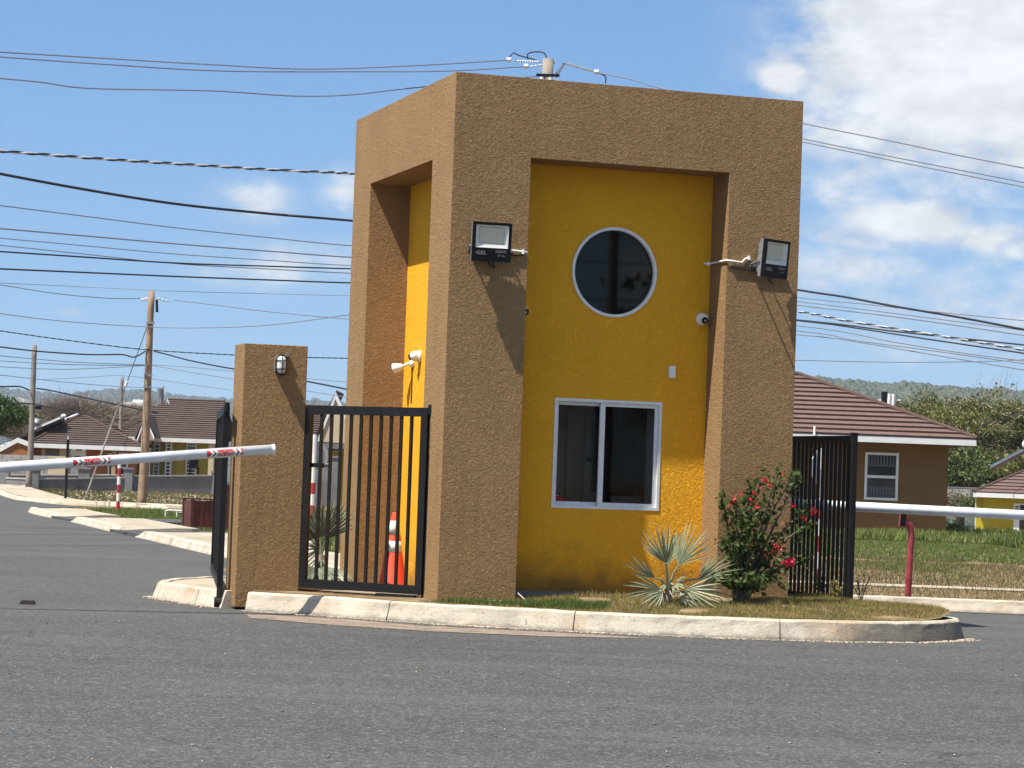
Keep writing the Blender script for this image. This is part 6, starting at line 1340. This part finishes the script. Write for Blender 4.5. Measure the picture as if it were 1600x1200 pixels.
wire('thick wavy black cable drooping to the tall brown pole', [(-17.377, 80, 4.891), (-16.364, 81, 4.835), (-15.508, 83, 4.819), (-14.165, 85, 4.855), (-13.326, 86.5, 4.955), (-12.953, 86.8, 4.895), (-12.626, 87.2, 5.123)], 0.024, 'wire_black')
wire('thick wavy black cable leaving the tall brown pole to the right', [(-12.318, 87.2, 5.134), (-11.758, 86.5, 5.012), (-10.605, 84, 4.724), (-8.842, 80, 4.369), (-5.804, 72, 3.786), (-4.102, 68, 3.428)], 0.024, 'wire_black')
wire('upper of three thin wires meeting low on the tall brown pole', [(-17.364, 80, 4.588), (-16.352, 81, 4.549), (-14.411, 84, 4.545), (-12.599, 87.3, 4.666)], 0.012, 'wire_grey')
wire('middle of three thin wires meeting low on the tall brown pole', [(-17.356, 80, 4.407), (-16.345, 81, 4.386), (-14.407, 84, 4.461), (-12.598, 87.3, 4.644)], 0.011, 'wire_grey')
wire('lowest of three thin wires meeting low on the tall brown pole', [(-17.348, 80, 4.225), (-16.337, 81, 4.202), (-15.036, 84, 4.29), (-13.88, 86, 4.456), (-12.598, 87.3, 4.644)], 0.011, 'wire_grey')
wire('upper thin wire fanning right from the tall brown pole', [(-12.365, 87.2, 4.67), (-10.597, 84, 4.512), (-8.838, 80, 4.288), (-4.534, 72, 3.795)], 0.011, 'wire_grey')
wire('lower thin wire fanning right from the tall brown pole', [(-12.364, 87.2, 4.648), (-10.59, 84, 4.343), (-8.829, 80, 4.046), (-4.517, 72, 3.36)], 0.011, 'wire_grey')
wire('faint wire crossing to the far thin pole behind the left houses', [(-26.007, 120, 5.275), (-25.194, 125, 5.315), (-24.677, 140, 5.524), (-24.647, 160, 5.958), (-26.108, 190, 6.83)], 0.018, 'wire_grey')
wire('faint wire rising to the far pole above the olive house', [(-27.73, 150, 5.923), (-26.162, 155, 6.281), (-24.675, 160, 6.643), (-23.551, 170, 6.766), (-20.384, 185, 6.681)], 0.014, 'wire_grey')
wire('thick black cable from the left edge to the bare grey pole', [(-20.785, 96, 4.017), (-19.532, 97, 3.999), (-18.993, 98, 4.052), (-18.953, 99.9, 3.967)], 0.03, 'wire_black')
wire('thick black cable from the bare grey pole across the leafless trees', [(-18.68, 99.9, 4.052), (-18.348, 101, 4.024), (-18.126, 106, 3.954), (-17.179, 114, 3.741), (-16.285, 118, 3.579)], 0.03, 'wire_black')
wire('black cable low across the bare grey pole to the terracotta roof', [(-20.75, 96, 3.219), (-19.504, 97, 3.339), (-18.805, 99.5, 3.432), (-18.635, 106, 3.348), (-18.741, 114, 3.312)], 0.026, 'wire_black')
wire('thin slack wire right of the bare grey pole under the thick cable', [(-18.74, 114, 3.283), (-18.352, 118, 3.238), (-17.28, 122, 3.207)], 0.016, 'wire_black')
wire('high thin wire leaving the pole head behind the guardhouse to the right', [(1.86, 62, 11.273), (2.591, 61, 10.986), (3.238, 60, 10.655), (4.905, 58, 9.968), (6.248, 56, 9.357), (7.855, 53, 8.61), (8.856, 51, 8.112), (10.286, 48, 7.41)], 0.014, 'wire_grey')
wire('upper of two close wires at the upper right of the guardhouse', [(0.514, 62, 11.13), (3.5, 59, 9.987), (6.259, 56, 9.015), (8.113, 52, 8.092), (9.562, 48, 7.25), (10.08, 47, 7.01)], 0.013, 'wire_grey')
wire('lower of two close wires at the upper right of the guardhouse', [(0.517, 62, 11.067), (3.503, 59, 9.912), (6.261, 56, 8.944), (8.115, 52, 8.013), (9.565, 48, 7.165), (10.082, 47, 6.927)], 0.013, 'wire_grey')
wire('thick wavy black cable sloping down right of the guardhouse', [(0.654, 62, 7.168), (3.502, 57, 6.114), (5.793, 52, 5.36), (6.56, 50.5, 5.138), (7.359, 49, 4.877), (8.25, 47, 4.576), (9.04, 45, 4.266), (9.508, 44, 4.104)], 0.022, 'wire_black')
wire('faint topmost wire of the lower right bundle', [(1.466, 62, 6.365), (6.244, 56, 5.494), (7.428, 54, 5.262), (8.468, 52, 5.022), (9.839, 49, 4.694), (10.366, 48, 4.58)], 0.01, 'wire_grey')
wire('faint second wire of the lower right bundle', [(1.468, 62, 6.287), (6.246, 56, 5.41), (7.964, 53, 5.014), (9.844, 49, 4.508), (10.372, 48, 4.374)], 0.01, 'wire_grey')
wire('thin third wire of the lower right bundle', [(1.472, 62, 6.193), (6.249, 56, 5.325), (7.434, 54, 5.071), (8.475, 52, 4.812), (9.847, 49, 4.409), (10.375, 48, 4.265)], 0.012, 'wire_grey')
wire('silver twisted cable crossing the lower right bundle', [(0.681, 62, 6.415), (3.521, 57, 5.538), (5.584, 50, 4.778), (6.249, 48, 4.505), (7.504, 46, 4.186), (8.648, 43, 3.791), (9.085, 42, 3.652)], 0.014, 'wire_silver', twist=0.62)
wire('dark wire under the twisted cable at the right', [(1.49, 62, 5.66), (6.036, 54, 4.871), (7.675, 51, 4.517), (9.651, 48, 4.166), (10.163, 47, 4.051)], 0.016, 'wire_black')
wire('second dark wire under the twisted cable at the right', [(1.486, 62, 5.785), (6.036, 54, 4.857), (6.773, 52, 4.645), (8.159, 50, 4.327), (9.454, 47, 3.954), (9.952, 46, 3.82)], 0.015, 'wire_black')
wire('thin wire below the two dark wires at the right', [(1.496, 62, 5.504), (6.263, 56, 4.872), (7.983, 53, 4.412), (8.973, 51, 4.138), (9.861, 49, 3.914), (10.388, 48, 3.792)], 0.011, 'wire_grey')
wire('thin wire crossing the lowest wires at the right', [(1.499, 62, 5.41), (6.267, 56, 4.759), (7.179, 54, 4.489), (8.492, 52, 4.221), (9.862, 49, 3.865), (10.39, 48, 3.744)], 0.011, 'wire_grey')
wire('lowest sloping thin wire at the right', [(1.505, 62, 5.253), (6.27, 56, 4.674), (7.453, 54, 4.43), (8.495, 52, 4.142), (9.866, 49, 3.741), (10.394, 48, 3.599)], 0.011, 'wire_grey')
wire('nearly level far wire above the brown house roof', [(8.274, 110, 6.659), (12.576, 112, 6.818), (17.198, 114, 6.986), (21.299, 116, 7.25), (23.745, 118, 7.515), (26.564, 120, 7.826)], 0.018, 'wire_grey')
wire('dark slack wire through the acacia at the right', [(23.599, 128, 4.565), (25.586, 130, 5.295), (27.303, 132, 5.635)], 0.02, 'wire_black')

# ------------------------------------------------------------------ trees
def branch_tree(name, label, base, trunk_h, crown_c, crown_r, limbs, leaf_n, leaf_size, leaf_m, bark_m, trunk_r, seed, group=None, twigs=0, twig_r=.012, up=.35, clusters=60, cl_r=.9, hollow=.55, slim=.5):
    """tapered trunk, forking limbs and a crown of leaf clumps with gaps between them"""
    r = random.Random(seed); g = np.random.default_rng(seed); t = thing(name, label, 'tree', base, 0, group)
    c = Vector(crown_c); R = Vector(crown_r); mb = MB(); top = Vector((r.uniform(-.3, .3), 0, trunk_h)); mb.tube(resample3([(0, 0, -1), (r.uniform(-.15, .15), 0, trunk_h * .5), top], 4), [trunk_r * (1 - .35 * k / 8) for k in range(9)], 8); ends = []
    for k in range(limbs):
        a = 6.283 * (k + r.uniform(-.3, .3)) / limbs; e = r.uniform(.1, 1.0); tip = c + Vector((math.cos(a) * R.x * (1 - .5 * e * e), math.sin(a) * R.y * (1 - .5 * e * e), R.z * (e - .25))) * r.uniform(.7, .95)
        mid = top.lerp(tip, .5) + Vector((r.uniform(-.3, .3), r.uniform(-.3, .3), r.uniform(-.1, .3))) * R.z * .5; path = resample3([top, mid, tip], 5); mb.tube(path, [trunk_r * .5 * (1 - .85 * j / (len(path) - 1)) for j in range(len(path))], 5); ends.append(tip)
        for q in range(4):
            s0 = path[r.randint(3, len(path) - 2)]; tp = s0 + Vector((r.gauss(0, 1) * R.x * .26, r.gauss(0, 1) * R.y * .26, abs(r.gauss(0, 1)) * R.z * .32)); pp = resample3([s0, s0.lerp(tp, .5) + Vector((0, 0, .12 * R.z)), tp], 3); mb.tube(pp, [trunk_r * .2 * (1 - .8 * j / (len(pp) - 1)) for j in range(len(pp))], 4); ends.append(tp)
    mb.build('trunk', bark_m, t, True)
    if twigs:
        E_ = np.array([tuple(e) for e in ends]); idx = g.integers(0, len(E_), twigs); a0 = E_[idx] + g.normal(0, 1, (twigs, 3)) * np.array([R.x, R.y, R.z]) * .17
        d = g.normal(0, 1, (twigs, 3)); d /= np.linalg.norm(d, axis=1)[:, None]; out = a0 - np.array(tuple(c)); out[:, 2] += R.z * .6; out /= np.linalg.norm(out, axis=1)[:, None] + 1e-6; d = d * .75 + out; d /= np.linalg.norm(d, axis=1)[:, None]
        l = g.uniform(.35, 1.3, twigs)[:, None]; s_ = np.cross(d, g.normal(0, 1, (twigs, 3))); s_ /= np.linalg.norm(s_, axis=1)[:, None]
        V = np.empty((twigs, 3, 3)); V[:, 0] = a0 - s_ * twig_r; V[:, 1] = a0 + s_ * twig_r; V[:, 2] = a0 + d * l
        fast_mesh('twigs', V.reshape(-1, 3), np.arange(3 * twigs), np.full(twigs, 3), bark_m, t)['kind'] = 'stuff'
    if leaf_n:
        d = g.normal(0, 1, (clusters, 3)); d /= np.linalg.norm(d, axis=1)[:, None]; d[:, 2] = np.where(d[:, 2] < -.25, -d[:, 2] * .6, d[:, 2]); rad = g.uniform(hollow, 1.0, clusters)[:, None]
        cc = np.array(tuple(c)) + d * rad * np.array(tuple(R)); E_ = np.array([tuple(e) for e in ends]); cc = np.concatenate([cc, E_]); w = g.uniform(.3, 1.6, len(cc)); idx = g.choice(len(cc), leaf_n, p=w / w.sum())
        C = cc[idx] + g.normal(0, 1, (leaf_n, 3)) * np.array([cl_r, cl_r, cl_r * .42]); A, B = leaf_cloud(C, leaf_size, up, .4, slim); quads('crown', C, A, B, leaf_m, t)
    return t
# big spreading trees behind the brown house
b = Vector((29.352, 165, -0.582)); branch_tree('acacia_tree', 'wide olive green acacia with pale bare limbs showing, behind the brown house', b, 2.2, (-.2, 0, 5.4), (6.2, 5, 2.9), 15, 40000, .115, 'acacia_leaf', 'pale_bark', .34, 11, 'trees beyond the right houses', twigs=3200, twig_r=.016, clusters=150, cl_r=.55, hollow=.5)
b = Vector((35.355, 172, -0.495)); branch_tree('acacia_tree', 'half bare acacia at the right edge above the solar heater', b, 2.2, (0, 0, 4.2), (4.6, 4, 2.3), 12, 16000, .115, 'acacia_leaf', 'pale_bark', .3, 12, 'trees beyond the right houses', twigs=3500, twig_r=.016, clusters=70, cl_r=.5)
b = Vector((28.11, 158, -0.617)); branch_tree('leafy_tree', 'dense green tree directly behind the corner of the brown house', b, 1.0, (0, 0, 2.5), (2.1, 2.4, 2.2), 9, 13000, .13, 'bush_leaf', 'bark', .2, 13, 'trees beyond the right houses', clusters=70, cl_r=.42)
b = Vector((29.991, 156, -0.511)); branch_tree('leafy_tree', 'bright green bushy tree between the brown and lime houses', b, 1.0, (0, 0, 2.2), (2.0, 2.2, 1.7), 9, 11000, .13, 'bush_leaf', 'bark', .2, 14, 'trees beyond the right houses', clusters=60, cl_r=.4)
b = Vector((26.254, 160, -0.721)); branch_tree('leafy_tree', 'green tree mostly hidden by the brown house roof', b, 1.2, (0, 0, 3.0), (2.6, 2.4, 2.2), 9, 9000, .13, 'acacia_leaf', 'bark', .2, 15, 'trees beyond the right houses', clusters=60, cl_r=.45)
b = Vector((31.968, 150, -0.326)); branch_tree('leafy_tree', 'olive bush behind the solar heater of the lime house', b, 1.0, (0, 0, 2.6), (3.0, 2.4, 2.0), 9, 11000, .13, 'acacia_leaf', 'bark', .2, 16, 'trees beyond the right houses', clusters=60, cl_r=.4)
# left: leafless spreading trees and a green one
b = Vector((-27.96, 165, 1.269)); branch_tree('bare_tree', 'wide leafless grey tree behind the terracotta house', b, 1.2, (.2, 0, 2.3), (3.4, 3, 1.35), 18, 1400, .09, 'scrub_leaf', 'twig_grey', .24, 21, 'leafless trees behind the left houses', twigs=17000, twig_r=.012, clusters=60, cl_r=.4)
b = Vector((-26.246, 170, 1.443)); branch_tree('bare_tree', 'lower leafless tree between the two left houses', b, 1.1, (0, 0, 2.0), (2.4, 2.4, 1.15), 14, 1800, .09, 'scrub_leaf', 'twig_grey', .2, 22, 'leafless trees behind the left houses', twigs=12000, twig_r=.012, clusters=50, cl_r=.35)
b = Vector((-31.718, 168, 1.066)); branch_tree('bare_tree', 'leafless bush left of the bare grey pole', b, 1.0, (0, 0, 1.9), (2.2, 2.2, 1.25), 12, 1600, .09, 'scrub_leaf', 'twig_grey', .18, 23, 'leafless trees behind the left houses', twigs=14000, twig_r=.012, clusters=50, cl_r=.35)
b = Vector((-24.695, 172, 1.51)); branch_tree('bare_tree', 'small leafless tree at the roof edge of the olive house', b, 1.0, (0, 0, 2.1), (1.3, 1.6, 1.1), 10, 900, .09, 'scrub_leaf', 'twig_grey', .15, 24, 'leafless trees behind the left houses', twigs=8000, twig_r=.012, clusters=40, cl_r=.35)
b = Vector((-28.294, 140, 0.985)); branch_tree('leafy_tree', 'bright green leafy tree at the left edge of the photo', b, 1.2, (0, 0, 2.2), (1.45, 1.6, 1.55), 10, 9000, .10, 'tree_leaf', 'bark', .2, 25, clusters=50, cl_r=.32)
pole('utility pole across the road that shows only as a reflection in the round window', (19.2, .9, 0), 10.5, .13, .10, 'grey_wood')
for k, z in enumerate((5.2, 6.0, 6.6, 8.2)):
    wire(['lowest', 'second', 'third', 'topmost'][k] + ' wire of the mirrored pole across the road', [(2, -14 + k, z - .1), (10, -7, z - .5), (19.2, .7, z), (30, 9, z - .7), (44, 20, z)], .012, 'wire_black')
branch_tree('leafy_tree', 'dark tree across the road mirrored low in the round window', (23.5, -1.5, 0), 1.6, (0, 0, 3.6), (2.6, 2.6, 1.9), 9, 5000, .13, 'tree_leaf', 'bark', .2, 31, clusters=50, cl_r=.45)
branch_tree('leafy_tree', 'second dark tree across the road beside the mirrored pole', (19.5, -5.5, 0), 1.4, (0, 0, 3.4), (2.4, 2.6, 1.8), 9, 5000, .13, 'tree_leaf', 'bark', .2, 32, clusters=50, cl_r=.45)
# ------------------------------------------------------------------ hills, far town
def hill(name, xs, ys, prof, seed):
    """a ridge: prof(x) gives the crest height, slopes on both sides"""
    X, Y = np.meshgrid(xs, ys); yc = (ys[0] + ys[-1]) / 2; wv = 1 - np.abs(Y - yc) / (yc - ys[0]); base = terr(X, Y) - 2
    Z = base + (prof(X) - base) * np.clip(wv, 0, 1) ** .8
    V = np.stack([X, Y, Z], -1).reshape(-1, 3); nx, ny = len(xs), len(ys); i = np.arange(nx * ny).reshape(ny, nx); F = np.stack([i[:-1, :-1], i[:-1, 1:], i[1:, 1:], i[1:, :-1]], -1).reshape(-1)
    o = fast_mesh(name, V, F, np.full((nx - 1) * (ny - 1), 4), 'forest_leaf', smooth=True); o['kind'] = 'structure'; return o
def crowns(name, label, P, r, m):
    """a wood seen from afar: uneven crowns, one lump of faces each"""
    bm = bmesh.new(); bmesh.ops.create_icosphere(bm, subdivisions=1, radius=1); bv = np.array([v.co[:] for v in bm.verts]); bf = np.array([[v.index for v in f.verts] for f in bm.faces]); bm.free()
    n = len(P); k = len(bv); s = (r * rng.uniform(.35, 1.0, n) ** 1.0 * np.where(rng.uniform(0, 1, n) > .9, 1.9, 1.15))[:, None, None]; V = bv[None] * s * rng.uniform(.7, 1.3, (n, k, 1)) * np.array([1, 1, .8]); V += P[:, None, :]
    idx = (np.arange(n)[:, None, None] * k + bf[None]).reshape(-1); o = fast_mesh(name, V.reshape(-1, 3), idx, np.full(n * len(bf), 3), m); return tag(o, label, 'forest', kind='stuff')
def fb(x, s, sd): return np.vectorize(lambda v: mn.noise(Vector((v / s, sd, 0))))(x)
HR = np.array([(143.423, 1900, 76.903), (210.366, 1900, 81.22), (234.344, 1900, 80.641), (258.365, 1900, 78.625), (287.113, 1900, 78.696), (294.264, 1900, 79.911), (311.089, 1900, 78.117), (335.078, 1900, 77.059), (363.839, 1900, 76.651), (383.04, 1900, 75.422), (454.958, 1900, 73.685)])
rx = np.concatenate([[-1200, -250, -60, 60], HR[:, 0], [900, 1600, 2500]]); rz = np.concatenate([[-14, -8, 25, 66], HR[:, 2] - 1.5, [52, 60, 45]])
prof_r = lambda X: np.interp(X, rx, rz)
hill('hill', np.linspace(-1200, 2500, 260), np.linspace(1350, 2450, 40), prof_r, 1)
n = 15000; x = rng.uniform(120, 520, n); u = rng.uniform(0, 1, n) ** .8; y = 1350 + 550 * u; base = terr(x, y) - 2; z = base + (prof_r(x) - base) * np.clip(u, 0, 1) ** .8
crowns('hill_forest', 'blue green wooded ridge on the right horizon', np.column_stack([x, y, z + .6]), 3.0, 'forest_leaf')
HL = np.array([(-906.018, 3600, 89.535), (-724.899, 3600, 97.841), (-670.228, 3600, 92.537), (-624.736, 3600, 89.628), (-593.1, 3600, 92.577), (-561.463, 3600, 95.526), (-525.108, 3600, 94.106), (-452.473, 3600, 93.077), (-411.626, 3600, 92.725), (-270.962, 3600, 92.318)])
lx = np.concatenate([[-2500, -1500], HL[:, 0], [0, 900]]); lz = np.concatenate([[90, 110], HL[:, 2] - 1 + 3 * np.sin(HL[:, 0] * .02), [70, 50]])
prof_l = lambda X: np.interp(X, lx, lz)
hill('hill', np.linspace(-2500, 900, 220), np.linspace(2700, 4500, 40), prof_l, 2)
n = 14000; x = rng.uniform(-950, -150, n); u = rng.uniform(0, 1, n) ** .8; y = 2700 + 900 * u; base = terr(x, y) - 2; z = base + (prof_l(x) - base) * np.clip(u, 0, 1) ** .8
crowns('far_forest', 'hazy wooded ridge on the left horizon', np.column_stack([x, y, z + 1]), 4.2, 'far_forest_leaf')
# low scrub between the houses and the hills
def scrub(name, label, x0, x1, y0, y1, n, r, m):
    x = rng.uniform(x0, x1, n); y = rng.uniform(y0, y1, n); crowns(name, label, np.column_stack([x, y, terr(x, y) + r * .5]), r, m)
scrub('valley_scrub', 'belt of scrub trees in the valley beyond the left houses', -420, 20, 420, 1300, 2600, 3.4, 'far_forest_leaf')
scrub('right_valley_scrub', 'belt of scrub trees in the valley beyond the right houses', 20, 420, 300, 1200, 3000, 3.2, 'forest_leaf')
DH = ['upper tiny pale house right of the bright green tree', 'tiny pale house close to the bare grey pole', 'lower tiny pale house beside the bright green tree', 'leftmost tiny pale house above the bright green tree', 'tiny pale house just left of the tall brown pole top of the valley', 'tiny pale house just behind the tall brown pole', 'lower tiny pale house right of the tall brown pole', 'rightmost tiny pale house above the olive house ridge']
for i, (p, w, h) in enumerate((((-174.612, 900, 19.393), 5, 3.5), ((-172.328, 900, 19.021), 4, 3), ((-166.531, 850, 16.193), 4, 3), ((-178.197, 900, 18.357), 3.5, 3), ((-134.017, 900, 19.486), 5, 3), ((-137.916, 950, 21.576), 4, 3), ((-126.371, 880, 18.808), 4, 3), ((-125.601, 900, 18.88), 5, 3.2))):
    t = thing('distant_house', DH[i], 'house', p, .3 * i, 'pale houses in the far valley'); w *= .55; h *= .6
    MB().box(-w, w, -3, 3, -5, h * .6).build('wall', 'cream_wall' if i % 3 else 'fascia_white', t); MB().prism([(-w - .4, -3.4, h * .6), (w + .4, -3.4, h * .6), (0, -3.4, h * 1.2)], (0, 6.8, 0)).build('roof', 'fascia_white' if i % 2 else 'coping_concrete', t)
# ------------------------------------------------------------------ haze over the far ground
hz_m = bpy.data.materials.new('haze'); hz_m.use_nodes = True; N = hz_m.node_tree.nodes; N.remove(N['Principled BSDF'])
pv = N.new('ShaderNodeVolumePrincipled'); pv.inputs['Color'].default_value = (.72, .83, .95, 1); pv.inputs['Density'].default_value = .00013; pv.inputs['Anisotropy'].default_value = .2
hz_m.node_tree.links.new(pv.outputs[0], N['Material Output'].inputs['Volume']); M['haze'] = hz_m
hb = MB().box(-2700, 2700, -450, 4600, -40, 150).build('haze', 'haze'); hb['kind'] = 'stuff'; hb['label'] = 'thin blue haze over the far hills'
